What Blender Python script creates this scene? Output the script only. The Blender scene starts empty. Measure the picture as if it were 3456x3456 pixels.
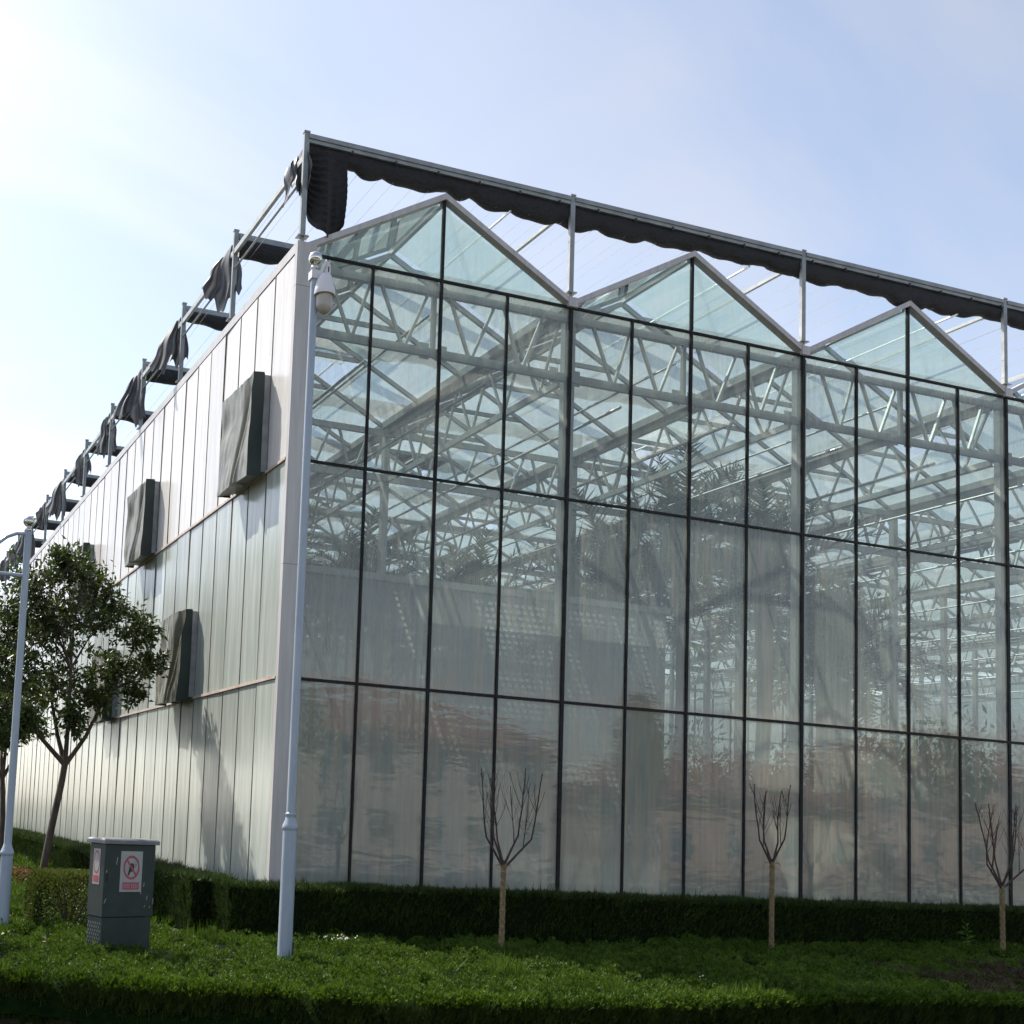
import bpy, math, random
import numpy as np
from mathutils import Matrix, Vector

R = math.radians
random.seed(7)
rng = np.random.default_rng(7)
SC = bpy.context.scene
COL = SC.collection

# ------------------------------------------------------------------ camera
cd = bpy.data.cameras.new('camera')
cam = bpy.data.objects.new('camera', cd)
COL.objects.link(cam)
cd.sensor_width = 36.0
cd.sensor_fit = 'HORIZONTAL'
cd.lens = 39.8507
cd.shift_x = 0.31938
cd.shift_y = 0.19219
cd.clip_start = 0.1
cd.clip_end = 3000
_a, _b, _c = R(16.73601391), R(4.94928553), R(3.02849778)
_f = Vector((math.sin(_a) * math.cos(_b), math.cos(_a) * math.cos(_b), math.sin(_b)))
_r = Vector((math.cos(_a), -math.sin(_a), 0))
_u = _r.cross(_f)
_r2 = math.cos(_c) * _r + math.sin(_c) * _u
_u2 = -math.sin(_c) * _r + math.cos(_c) * _u
m = Matrix((( _r2.x, _u2.x, -_f.x, -6.16095), (_r2.y, _u2.y, -_f.y, -15.53973), (_r2.z, _u2.z, -_f.z, 1.62), (0, 0, 0, 1)))
cam.matrix_world = m
SC.camera = cam

# ------------------------------------------------------------------ world, sun, exposure
SUN_EL, SUN_AZ = 52.0, -31.0          # azimuth from +Y towards +X
w = bpy.data.worlds.new('World')
SC.world = w
w.use_nodes = True
nt = w.node_tree
nt.nodes.clear()
wo = nt.nodes.new('ShaderNodeOutputWorld')
bg = nt.nodes.new('ShaderNodeBackground')
sky = nt.nodes.new('ShaderNodeTexSky')
sky.sky_type = 'NISHITA'
sky.sun_disc = False
sky.sun_elevation = R(SUN_EL)
sky.sun_rotation = R(SUN_AZ)
sky.air_density = 1.0
sky.dust_density = 1.1
sky.ozone_density = 1.1
bg.inputs['Strength'].default_value = 0.126
# thin streaky high cloud, the same all round the sky
tc = nt.nodes.new('ShaderNodeTexCoord')
mp = nt.nodes.new('ShaderNodeMapping')
mp.inputs['Rotation'].default_value = (R(20), R(35), R(25))
mp.inputs['Scale'].default_value = (0.8, 4.2, 2.6)
nz = nt.nodes.new('ShaderNodeTexNoise')
nz.inputs['Scale'].default_value = 1.5
nz.inputs['Detail'].default_value = 7
nz.inputs['Roughness'].default_value = 0.5
nz.inputs['Distortion'].default_value = 0.5
cr = nt.nodes.new('ShaderNodeValToRGB')
cr.color_ramp.elements[0].position = 0.44
cr.color_ramp.elements[0].color = (0.27, 0.27, 0.27, 1)
cr.color_ramp.elements[1].position = 0.86
cr.color_ramp.elements[1].color = (0.70, 0.70, 0.70, 1)
mx = nt.nodes.new('ShaderNodeMix')
mx.data_type = 'RGBA'
bw = nt.nodes.new('ShaderNodeRGBToBW')
sc_ = nt.nodes.new('ShaderNodeMix')
sc_.data_type = 'RGBA'
sc_.blend_type = 'MULTIPLY'
sc_.inputs['Factor'].default_value = 1.0
sc_.inputs['B'].default_value = (1.62, 1.60, 1.64, 1)
nt.links.new(tc.outputs['Generated'], mp.inputs['Vector'])
nt.links.new(mp.outputs['Vector'], nz.inputs['Vector'])
nt.links.new(nz.outputs['Fac'], cr.inputs['Fac'])
nt.links.new(cr.outputs['Color'], mx.inputs['Factor'])
nt.links.new(sky.outputs['Color'], bw.inputs['Color'])
nt.links.new(bw.outputs['Val'], sc_.inputs['A'])
nt.links.new(sky.outputs['Color'], mx.inputs['A'])
nt.links.new(sc_.outputs['Result'], mx.inputs['B'])
nt.links.new(mx.outputs['Result'], bg.inputs['Color'])
nt.links.new(bg.outputs['Background'], wo.inputs['Surface'])

sl = bpy.data.lights.new('sun', 'SUN')
sl.energy = 5.0
sl.angle = R(0.53)
sl.color = (1.0, 0.95, 0.86)
sun = bpy.data.objects.new('sun', sl)
COL.objects.link(sun)
sd = Vector((math.sin(R(SUN_AZ)) * math.cos(R(SUN_EL)), math.cos(R(SUN_AZ)) * math.cos(R(SUN_EL)), math.sin(R(SUN_EL))))
sun.rotation_euler = sd.to_track_quat('Z', 'Y').to_euler()
sun.location = sd * 60

SC.view_settings.view_transform = 'Standard'
SC.view_settings.look = 'None'
SC.view_settings.exposure = 0.82
SC.view_settings.gamma = 1.0
SC.view_settings.use_curve_mapping = False
SC.render.engine = 'CYCLES'
cy = SC.cycles
cy.max_bounces = 10
cy.diffuse_bounces = 3
cy.glossy_bounces = 4
cy.transmission_bounces = 6
cy.transparent_max_bounces = 32
cy.use_denoising = True
cy.sample_clamp_indirect = 6.0
cy.use_adaptive_sampling = True
cy.adaptive_threshold = 0.02

# ------------------------------------------------------------------ materials
def mat(name):
    mm = bpy.data.materials.new(name)
    mm.use_nodes = True
    t = mm.node_tree
    t.nodes.clear()
    out = t.nodes.new('ShaderNodeOutputMaterial')
    return mm, t, out

def nd(t, kind, **kw):
    n = t.nodes.new('ShaderNode' + kind)
    for k, v in kw.items():
        if hasattr(n, k):
            setattr(n, k, v)
        else:
            n.inputs[k.replace('_', ' ')].default_value = v
    return n

def c4(c):
    return (c[0], c[1], c[2], 1.0)

def pbr(name, col, col2=None, rough=0.5, metal=0.0, scale=6.0, stretch=(1, 1, 1), bump=0.0, bscale=None, rnd=0.0, spec=0.5, detail=5.0, contrast=(0.35, 0.65)):
    """Principled surface, two tones mixed by noise in world position, a little bump and per-object variation."""
    mm, t, out = mat(name)
    b = nd(t, 'BsdfPrincipled', Roughness=rough, Metallic=metal)
    b.inputs['Specular IOR Level'].default_value = spec
    g = nd(t, 'NewGeometry')
    mpn = nd(t, 'Mapping', Scale=stretch)
    t.links.new(g.outputs['Position'], mpn.inputs['Vector'])
    n = nd(t, 'TexNoise', Scale=scale, Detail=detail, Roughness=0.6)
    t.links.new(mpn.outputs['Vector'], n.inputs['Vector'])
    cr_ = nd(t, 'ValToRGB')
    cr_.color_ramp.elements[0].position = contrast[0]
    cr_.color_ramp.elements[1].position = contrast[1]
    cr_.color_ramp.elements[0].color = c4(col)
    cr_.color_ramp.elements[1].color = c4(col2 or col)
    t.links.new(n.outputs['Fac'], cr_.inputs['Fac'])
    last = cr_.outputs['Color']
    if rnd:
        oi = nd(t, 'ObjectInfo')
        mr = nd(t, 'MapRange')
        mr.inputs['To Min'].default_value = 1 - rnd
        mr.inputs['To Max'].default_value = 1 + rnd
        t.links.new(oi.outputs['Random'], mr.inputs['Value'])
        hs = nd(t, 'HueSaturation')
        t.links.new(mr.outputs['Result'], hs.inputs['Value'])
        t.links.new(last, hs.inputs['Color'])
        last = hs.outputs['Color']
    t.links.new(last, b.inputs['Base Color'])
    if bump:
        n2 = nd(t, 'TexNoise', Scale=bscale or scale * 3, Detail=4.0)
        t.links.new(mpn.outputs['Vector'], n2.inputs['Vector'])
        bp = nd(t, 'Bump', Strength=bump, Distance=0.02)
        t.links.new(n2.outputs['Fac'], bp.inputs['Height'])
        t.links.new(bp.outputs['Normal'], b.inputs['Normal'])
    t.links.new(b.outputs['BSDF'], out.inputs['Surface'])
    return mm

def leafmat(name, a, b_, trans=0.25, rough=0.55, scale=1.5, dead=None, deadpos=0.7, spec=0.3):
    """Foliage: per-leaf random tone (attribute rnd) plus a broad noise; light shines through thin leaves."""
    mm, t, out = mat(name)
    at = nd(t, 'Attribute', attribute_name='rnd')
    g = nd(t, 'NewGeometry')
    n = nd(t, 'TexNoise', Scale=scale, Detail=4.0)
    t.links.new(g.outputs['Position'], n.inputs['Vector'])
    ad = nd(t, 'Math', operation='MULTIPLY_ADD')
    ad.inputs[1].default_value = 0.55
    t.links.new(at.outputs['Fac'], ad.inputs[0])
    mu = nd(t, 'Math', operation='MULTIPLY')
    mu.inputs[1].default_value = 0.55
    t.links.new(n.outputs['Fac'], mu.inputs[0])
    t.links.new(mu.outputs[0], ad.inputs[2])
    cr_ = nd(t, 'ValToRGB')
    e = cr_.color_ramp.elements
    e[0].position, e[0].color = 0.2, c4(a)
    e[1].position, e[1].color = 0.85, c4(b_)
    if dead:
        x = e.new(0.9)
        x.color = c4(b_)
        x = e.new(0.97)
        x.color = c4(dead)
    t.links.new(ad.outputs[0], cr_.inputs['Fac'])
    p = nd(t, 'BsdfPrincipled', Roughness=rough)
    p.inputs['Specular IOR Level'].default_value = spec
    t.links.new(cr_.outputs['Color'], p.inputs['Base Color'])
    tr = nd(t, 'BsdfTranslucent')
    t.links.new(cr_.outputs['Color'], tr.inputs['Color'])
    ms = nd(t, 'MixShader')
    ms.inputs[0].default_value = trans
    t.links.new(p.outputs[0], ms.inputs[1])
    t.links.new(tr.outputs[0], ms.inputs[2])
    t.links.new(ms.outputs[0], out.inputs['Surface'])
    return mm

def glassmat(name, tint, dirt_lo, dirt_hi, dirt_a, dirt_b, transl=0.3, refl=1.5, wave=0.0, rows=False, streak=(9.0, 9.0, 0.55)):
    """Dirty flat glass: see-through, film of dirt with streaks, mirror reflection by Fresnel with slightly wavy surface."""
    mm, t, out = mat(name)
    g = nd(t, 'NewGeometry')
    tp = nd(t, 'BsdfTransparent', Color=c4(tint))
    # streaks running down
    mp1 = nd(t, 'Mapping', Scale=streak)
    t.links.new(g.outputs['Position'], mp1.inputs['Vector'])
    n1 = nd(t, 'TexNoise', Scale=1.6, Detail=8.0, Roughness=0.65)
    t.links.new(mp1.outputs['Vector'], n1.inputs['Vector'])
    n2 = nd(t, 'TexNoise', Scale=0.55, Detail=5.0)
    t.links.new(g.outputs['Position'], n2.inputs['Vector'])
    mu = nd(t, 'Math', operation='MULTIPLY')
    t.links.new(n1.outputs['Fac'], mu.inputs[0])
    t.links.new(n2.outputs['Fac'], mu.inputs[1])
    mr = nd(t, 'MapRange')
    mr.inputs['From Min'].default_value = 0.10
    mr.inputs['From Max'].default_value = 0.42
    mr.inputs['To Min'].default_value = dirt_lo
    mr.inputs['To Max'].default_value = dirt_hi
    t.links.new(mu.outputs[0], mr.inputs['Value'])
    fac = mr.outputs['Result']
    colr = nd(t, 'ValToRGB')
    colr.color_ramp.elements[0].position = 0.38
    colr.color_ramp.elements[1].position = 0.66
    colr.color_ramp.elements[0].color = c4(dirt_a)
    colr.color_ramp.elements[1].color = c4(dirt_b)
    n3 = nd(t, 'TexNoise', Scale=0.8, Detail=6.0)
    t.links.new(mp1.outputs['Vector'], n3.inputs['Vector'])
    t.links.new(n3.outputs['Fac'], colr.inputs['Fac'])
    dcol = colr.outputs['Color']
    if rows:
        # more film on the lower rows, silt and algae along the bottom edge of each row of panes
        sp = nd(t, 'SeparateXYZ')
        t.links.new(g.outputs['Position'], sp.inputs[0])
        rr = nd(t, 'ValToRGB')
        e = rr.color_ramp.elements
        e[0].position, e[0].color = 0.0, (0.47, 0.47, 0.47, 1)
        e[1].position, e[1].color = 1.0, (0.05, 0.05, 0.05, 1)
        for ps, v in ((0.30, 0.42), (0.345, 0.36), (0.37, 0.22), (0.50, 0.13), (0.66, 0.12), (0.70, 0.06)):
            x = e.new(ps)
            x.color = (v, v, v, 1)
        dv = nd(t, 'Math', operation='DIVIDE')
        dv.inputs[1].default_value = 10.2
        t.links.new(sp.outputs['Z'], dv.inputs[0])
        t.links.new(dv.outputs[0], rr.inputs['Fac'])
        ad = nd(t, 'Math', operation='ADD')
        ad.use_clamp = True
        t.links.new(fac, ad.inputs[0])
        t.links.new(rr.outputs['Color'], ad.inputs[1])
        # rusty silt band just above the middle rail
        band = nd(t, 'ValToRGB')
        e = band.color_ramp.elements
        e[0].position, e[0].color = 0.349, (0, 0, 0, 1)
        e[1].position, e[1].color = 0.43, (0, 0, 0, 1)
        x = e.new(0.353)
        x.color = (1, 1, 1, 1)
        x = e.new(0.372)
        x.color = (0.35, 0.35, 0.35, 1)
        t.links.new(dv.outputs[0], band.inputs['Fac'])
        bm = nd(t, 'Math', operation='MULTIPLY')
        t.links.new(band.outputs['Color'], bm.inputs[0])
        t.links.new(n1.outputs['Fac'], bm.inputs[1])
        mxc = nd(t, 'Mix', data_type='RGBA')
        mxc.inputs['B'].default_value = (0.40, 0.27, 0.17, 1)
        t.links.new(bm.outputs[0], mxc.inputs['Factor'])
        t.links.new(dcol, mxc.inputs['A'])
        dcol = mxc.outputs['Result']
        ad2 = nd(t, 'Math', operation='MULTIPLY_ADD')
        ad2.inputs[1].default_value = 0.75
        ad2.use_clamp = True
        t.links.new(bm.outputs[0], ad2.inputs[0])
        t.links.new(ad.outputs[0], ad2.inputs[2])
        fac = ad2.outputs[0]
    df = nd(t, 'BsdfDiffuse')
    tl = nd(t, 'BsdfTranslucent')
    t.links.new(dcol, df.inputs['Color'])
    t.links.new(dcol, tl.inputs['Color'])
    m1 = nd(t, 'MixShader')
    m1.inputs[0].default_value = transl
    t.links.new(df.outputs[0], m1.inputs[1])
    t.links.new(tl.outputs[0], m1.inputs[2])
    m2 = nd(t, 'MixShader')
    t.links.new(fac, m2.inputs[0])
    t.links.new(tp.outputs[0], m2.inputs[1])
    t.links.new(m1.outputs[0], m2.inputs[2])
    gl = nd(t, 'BsdfGlossy', Roughness=0.03)
    fr = nd(t, 'Fresnel', IOR=1.5)
    fm = nd(t, 'Math', operation='MULTIPLY')
    fm.use_clamp = True
    fm.inputs[1].default_value = refl
    t.links.new(fr.outputs[0], fm.inputs[0])
    if wave:
        mpw = nd(t, 'Mapping', Scale=(1.0, 1.0, 4.2))
        t.links.new(g.outputs['Position'], mpw.inputs['Vector'])
        oi = nd(t, 'ObjectInfo')
        av = nd(t, 'VectorMath', operation='MULTIPLY_ADD')
        av.inputs[1].default_value = (40, 40, 40)
        t.links.new(oi.outputs['Random'], av.inputs[0])
        t.links.new(mpw.outputs['Vector'], av.inputs[2])
        nw = nd(t, 'TexNoise', Scale=1.3, Detail=3.0)
        t.links.new(av.outputs[0], nw.inputs['Vector'])
        bp = nd(t, 'Bump', Strength=wave, Distance=0.05)
        t.links.new(nw.outputs['Fac'], bp.inputs['Height'])
        t.links.new(bp.outputs['Normal'], gl.inputs['Normal'])
    m3 = nd(t, 'MixShader')
    t.links.new(fm.outputs[0], m3.inputs[0])
    t.links.new(m2.outputs[0], m3.inputs[1])
    t.links.new(gl.outputs[0], m3.inputs[2])
    t.links.new(m3.outputs[0], out.inputs['Surface'])
    return mm

M = {}
M['front_glass'] = glassmat('front_glass', (0.82, 0.89, 0.86), 0.12, 0.46, (0.46, 0.485, 0.43), (0.55, 0.52, 0.42), transl=0.42, refl=1.4, wave=0.06, rows=True)
M['gable_glass'] = glassmat('gable_glass', (0.80, 0.91, 0.90), 0.12, 0.36, (0.52, 0.63, 0.61), (0.54, 0.60, 0.57), transl=0.55, refl=1.4, wave=0.03)
M['roof_glass'] = glassmat('roof_glass', (0.70, 0.80, 0.79), 0.36, 0.66, (0.48, 0.57, 0.56), (0.56, 0.59, 0.57), transl=0.75, refl=1.3, streak=(2.2, 0.6, 2.2))
M['far_glass'] = glassmat('far_glass', (0.55, 0.64, 0.63), 0.45, 0.75, (0.26, 0.29, 0.27), (0.30, 0.30, 0.27), transl=0.5, refl=1.2)
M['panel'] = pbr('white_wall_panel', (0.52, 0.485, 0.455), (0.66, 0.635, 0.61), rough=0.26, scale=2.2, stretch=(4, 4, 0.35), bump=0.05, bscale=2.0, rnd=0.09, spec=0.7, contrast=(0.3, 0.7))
M['panel_low'] = pbr('hazy_reflection_panel', (0.27, 0.305, 0.275), (0.42, 0.435, 0.40), rough=0.18, scale=2.0, stretch=(4, 4, 0.30), bump=0.05, bscale=2.0, rnd=0.13, spec=0.6, contrast=(0.3, 0.7))  # whitewashed glass, with tree reflections put into its grey-green
M['trim'] = pbr('white_metal_trim', (0.40, 0.375, 0.365), (0.50, 0.47, 0.46), rough=0.35, scale=2.0, stretch=(6, 6, 0.4), bump=0.02, spec=0.5)
M['seam'] = pbr('dark_joint', (0.085, 0.070, 0.064), (0.14, 0.11, 0.10), rough=0.7)
M['rail'] = pbr('stained_rail', (0.42, 0.31, 0.26), (0.55, 0.46, 0.40), rough=0.5, scale=4)
M['mullion'] = pbr('dark_aluminium', (0.010, 0.011, 0.013), (0.030, 0.028, 0.026), rough=0.6, scale=9, contrast=(0.4, 0.8), spec=0.2)
M['galv'] = pbr('galvanised_steel', (0.30, 0.32, 0.32), (0.40, 0.41, 0.40), rough=0.45, metal=0.35, scale=5, bump=0.03)
M['galv_dark'] = pbr('weathered_galvanised_steel', (0.22, 0.235, 0.24), (0.31, 0.32, 0.32), rough=0.5, metal=0.3, scale=4)
M['inner_steel'] = pbr('indoor_steel', (0.34, 0.37, 0.37), (0.45, 0.46, 0.45), rough=0.5, metal=0.25, scale=4)
M['net'] = pbr('black_shade_net', (0.006, 0.006, 0.007), (0.022, 0.021, 0.023), rough=0.6, scale=14, stretch=(1, 1, 4), bump=0.5, bscale=30, spec=0.35)
M['sunlit_net'] = leafmat('sunlit_shade_net', (0.040, 0.042, 0.048), (0.15, 0.15, 0.16), trans=0.3, rough=0.5, scale=6, spec=0.4)  # thin black net, sunlight on it put into the paler grey
M['tarp'] = pbr('olive_tarpaulin', (0.105, 0.105, 0.080), (0.225, 0.212, 0.170), rough=0.36, scale=3.0, bump=0.25, bscale=8, spec=0.5, rnd=0.1, contrast=(0.3, 0.75))  # front and top of the fan covers, paler and warmer than the sides
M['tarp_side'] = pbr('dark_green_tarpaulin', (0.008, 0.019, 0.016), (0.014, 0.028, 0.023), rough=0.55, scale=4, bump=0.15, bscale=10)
M['fanbox'] = pbr('grey_fan_frame', (0.20, 0.21, 0.22), (0.28, 0.29, 0.30), rough=0.5, metal=0.2, scale=6)
M['pole'] = pbr('white_painted_pole', (0.27, 0.32, 0.39), (0.33, 0.375, 0.44), rough=0.28, scale=3, stretch=(4, 4, 0.6), spec=0.5)
M['chrome'] = pbr('polished_steel', (0.55, 0.54, 0.50), (0.62, 0.60, 0.56), rough=0.16, metal=0.95, scale=3)
M['camwhite'] = pbr('camera_housing', (0.60, 0.58, 0.60), (0.66, 0.64, 0.66), rough=0.35, scale=5)
M['camdome'] = pbr('beige_dome', (0.34, 0.30, 0.27), (0.42, 0.38, 0.34), rough=0.22, scale=5)
M['dark'] = pbr('dark_slot', (0.03, 0.03, 0.03), (0.05, 0.045, 0.045), rough=0.6)
M['cab'] = pbr('slate_green_cabinet', (0.030, 0.041, 0.038), (0.040, 0.051, 0.047), rough=0.45, scale=5, bump=0.02, spec=0.25)
M['cablid'] = pbr('grey_cabinet_lid', (0.12, 0.125, 0.14), (0.18, 0.18, 0.19), rough=0.35, scale=6)
M['stick_w'] = pbr('white_sticker', (0.30, 0.31, 0.315), (0.36, 0.365, 0.36), rough=0.4, scale=12)
M['stick_r'] = pbr('red_print', (0.33, 0.050, 0.075), (0.40, 0.07, 0.09), rough=0.4, scale=12)
M['stick_k'] = pbr('black_print', (0.02, 0.02, 0.025), (0.03, 0.03, 0.035), rough=0.4)
M['scratch'] = pbr('pale_scratch', (0.34, 0.33, 0.22), (0.42, 0.38, 0.27), rough=0.7)
M['bark'] = pbr('brown_bark', (0.045, 0.032, 0.026), (0.095, 0.070, 0.055), rough=0.9, scale=12, stretch=(1, 1, 0.3), bump=0.6, bscale=30)
M['twig'] = pbr('dark_twig_bark', (0.034, 0.022, 0.018), (0.065, 0.042, 0.034), rough=0.8, scale=20)
M['straw'] = pbr('straw_rope', (0.19, 0.135, 0.07), (0.32, 0.245, 0.13), rough=0.95, scale=25, bump=0.6, bscale=60)
M['leaf'] = leafmat('broad_leaf', (0.010, 0.022, 0.005), (0.085, 0.120, 0.024), trans=0.36, rough=0.4, scale=1.2, dead=(0.16, 0.085, 0.05), spec=0.5)
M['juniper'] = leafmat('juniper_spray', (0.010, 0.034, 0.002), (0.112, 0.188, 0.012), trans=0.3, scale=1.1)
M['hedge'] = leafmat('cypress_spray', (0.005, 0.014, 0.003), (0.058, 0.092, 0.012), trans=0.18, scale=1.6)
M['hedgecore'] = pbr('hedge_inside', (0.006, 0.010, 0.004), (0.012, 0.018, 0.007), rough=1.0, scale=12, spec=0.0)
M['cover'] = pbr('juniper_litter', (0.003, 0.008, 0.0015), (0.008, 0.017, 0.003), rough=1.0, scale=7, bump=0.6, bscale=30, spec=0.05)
M['euonymus'] = leafmat('variegated_leaf', (0.012, 0.030, 0.006), (0.13, 0.150, 0.026), trans=0.25, rough=0.5, scale=2.5, spec=0.2)
M['rusty'] = leafmat('rusty_leaf', (0.09, 0.055, 0.02), (0.23, 0.12, 0.045), trans=0.25, scale=3)
M['drygrass'] = leafmat('dry_brown_spray', (0.030, 0.025, 0.012), (0.100, 0.070, 0.038), trans=0.2, scale=2.5)
M['grass'] = leafmat('grass_blade', (0.05, 0.10, 0.012), (0.13, 0.22, 0.03), trans=0.3, scale=2)
M['palmleaf'] = leafmat('palm_leaf', (0.018, 0.036, 0.012), (0.075, 0.110, 0.034), trans=0.4, rough=0.4, scale=1.0, spec=0.4)
M['inleaf'] = leafmat('indoor_leaf', (0.016, 0.032, 0.010), (0.075, 0.100, 0.030), trans=0.35, scale=0.8, spec=0.1)
M['petal'] = pbr('white_litter', (0.55, 0.52, 0.46), (0.68, 0.66, 0.60), rough=0.8, scale=20)
M['dryleaf'] = pbr('pale_dry_leaf', (0.36, 0.27, 0.16), (0.50, 0.40, 0.26), rough=0.8, scale=20)
M['soil'] = pbr('soil', (0.040, 0.042, 0.024), (0.070, 0.068, 0.042), rough=1.0, scale=5, bump=0.5, spec=0.1)
M['asphalt'] = pbr('asphalt', (0.045, 0.045, 0.047), (0.065, 0.064, 0.062), rough=0.9, scale=8, bump=0.3, bscale=120)
M['paving'] = pbr('pale_paving', (0.24, 0.23, 0.21), (0.32, 0.30, 0.27), rough=0.9, scale=4, bump=0.2)
M['floor'] = pbr('concrete_floor', (0.20, 0.19, 0.17), (0.27, 0.26, 0.23), rough=0.9, scale=1.5)
M['concrete'] = pbr('concrete_plinth', (0.25, 0.24, 0.22), (0.34, 0.32, 0.29), rough=0.9, scale=3, bump=0.2)
M['partition'] = glassmat('hazy_inner_sheet', (0.72, 0.76, 0.78), 0.70, 0.84, (0.56, 0.59, 0.61), (0.62, 0.62, 0.60), transl=0.68, refl=1.0)
M['house_w'] = pbr('cream_render', (0.47, 0.45, 0.42), (0.56, 0.53, 0.50), rough=0.9, scale=1.5)
M['house_p'] = pbr('pink_render', (0.48, 0.34, 0.29), (0.55, 0.41, 0.35), rough=0.9, scale=1.5)
M['house_r'] = pbr('red_tile', (0.20, 0.095, 0.08), (0.27, 0.13, 0.11), rough=0.8, scale=3, stretch=(1, 1, 6))
M['house_g'] = pbr('house_window', (0.05, 0.08, 0.10), (0.08, 0.12, 0.15), rough=0.08, scale=3)

# ------------------------------------------------------------------ mesh helpers
class MB:
    def __init__(s):
        s.v, s.f, s.mi = [], [], []
    def quad(s, a, b, c, d, mi=0):
        i = len(s.v)
        s.v += [tuple(a), tuple(b), tuple(c), tuple(d)]
        s.f.append((i, i + 1, i + 2, i + 3))
        s.mi.append(mi)
    def tri(s, a, b, c, mi=0):
        i = len(s.v)
        s.v += [tuple(a), tuple(b), tuple(c)]
        s.f.append((i, i + 1, i + 2))
        s.mi.append(mi)
    def box(s, x0, x1, y0, y1, z0, z1, mi=0):
        i = len(s.v)
        s.v += [(x0, y0, z0), (x1, y0, z0), (x1, y1, z0), (x0, y1, z0), (x0, y0, z1), (x1, y0, z1), (x1, y1, z1), (x0, y1, z1)]
        for q in ((0, 3, 2, 1), (4, 5, 6, 7), (0, 1, 5, 4), (1, 2, 6, 5), (2, 3, 7, 6), (3, 0, 4, 7)):
            s.f.append(tuple(i + k for k in q))
            s.mi.append(mi)
        return s
    def bar(s, p, q, wd, ht, up=(0, 0, 1), mi=0):
        p, q = Vector(p), Vector(q)
        d = (q - p).normalized()
        u_ = Vector(up)
        if abs(d.dot(u_)) > 0.98:
            u_ = Vector((0, 1, 0))
        x = d.cross(u_).normalized() * wd / 2
        y = x.cross(d).normalized() * ht / 2
        i = len(s.v)
        for e in (p, q):
            for a, b in ((-1, -1), (1, -1), (1, 1), (-1, 1)):
                s.v.append(tuple(e + a * x + b * y))
        for k in ((0, 1, 2, 3), (4, 7, 6, 5), (0, 4, 5, 1), (1, 5, 6, 2), (2, 6, 7, 3), (3, 7, 4, 0)):
            s.f.append(tuple(i + j for j in k))
            s.mi.append(mi)
        return s
    def tube(s, pts, rad, n=8, cap=True, mi=0):
        pts = [Vector(p) for p in pts]
        if not hasattr(rad, '__len__'):
            rad = [rad] * len(pts)
        prev = None
        rings = []
        for k, p in enumerate(pts):
            d = (pts[min(k + 1, len(pts) - 1)] - pts[max(k - 1, 0)]).normalized()
            if prev is None:
                a = Vector((0, 0, 1)) if abs(d.z) < 0.9 else Vector((1, 0, 0))
                x = d.cross(a).normalized()
            else:
                x = (prev - d * prev.dot(d)).normalized()
            prev = x
            y = d.cross(x)
            i = len(s.v)
            for j in range(n):
                t = 2 * math.pi * j / n
                s.v.append(tuple(p + rad[k] * (math.cos(t) * x + math.sin(t) * y)))
            rings.append(i)
        for a, b in zip(rings, rings[1:]):
            for j in range(n):
                s.f.append((a + j, a + (j + 1) % n, b + (j + 1) % n, b + j))
                s.mi.append(mi)
        if cap:
            for ring, rev in ((rings[0], True), (rings[-1], False)):
                i = len(s.v)
                s.v += [s.v[ring + j] for j in range(n)]
                s.f.append(tuple(i + j for j in (reversed(range(n)) if rev else range(n))))
                s.mi.append(mi)
        return s
    def lathe(s, prof, cx, cy_, n=20, mi=0):
        rings = []
        for rr, z in prof:
            i = len(s.v)
            for j in range(n):
                t = 2 * math.pi * j / n
                s.v.append((cx + rr * math.cos(t), cy_ + rr * math.sin(t), z))
            rings.append(i)
        for a, b in zip(rings, rings[1:]):
            for j in range(n):
                s.f.append((a + j, a + (j + 1) % n, b + (j + 1) % n, b + j))
                s.mi.append(mi)
        for ring, rev in ((rings[0], True), (rings[-1], False)):
            i = len(s.v)
            s.v += [s.v[ring + j] for j in range(n)]
            s.f.append(tuple(i + j for j in (reversed(range(n)) if rev else range(n))))
            s.mi.append(mi)
        return s
    def mesh(s, name, mats, smooth=False):
        me = bpy.data.meshes.new(name)
        me.from_pydata(s.v, [], s.f)
        for x in (mats if isinstance(mats, (list, tuple)) else [mats]):
            me.materials.append(M[x])
        if any(s.mi):
            me.polygons.foreach_set('material_index', s.mi)
        if smooth:
            me.polygons.foreach_set('use_smooth', [True] * len(me.polygons))
        me.update()
        return me
    def build(s, name, mats, parent=None, smooth=False):
        return link(name, s.mesh(name, mats, smooth), parent)

def link(name, me, parent=None, loc=None, rot=None):
    o = bpy.data.objects.new(name, me)
    COL.objects.link(o)
    if parent:
        o.parent = parent
    if loc is not None:
        o.location = loc
    if rot is not None:
        o.rotation_euler = rot
    return o

def tag(o, label=None, cat=None, group=None, kind=None):
    if label:
        o['label'] = label
    if cat:
        o['category'] = cat
    if group:
        o['group'] = group
    if kind:
        o['kind'] = kind
    return o

def empty(name, loc, label, cat, group=None):
    o = bpy.data.objects.new(name, None)
    o.empty_display_size = 0.3
    COL.objects.link(o)
    o.location = loc
    return tag(o, label, cat, group)

def reparent(o, p):
    """parent o to p, keeping o where it is (p has only a location)"""
    o.parent = p
    o.matrix_parent_inverse = Matrix.Translation(p.location).inverted() if p.rotation_euler.z == 0 else (Matrix.Translation(p.location) @ p.rotation_euler.to_matrix().to_4x4()).inverted()
    return o

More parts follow.
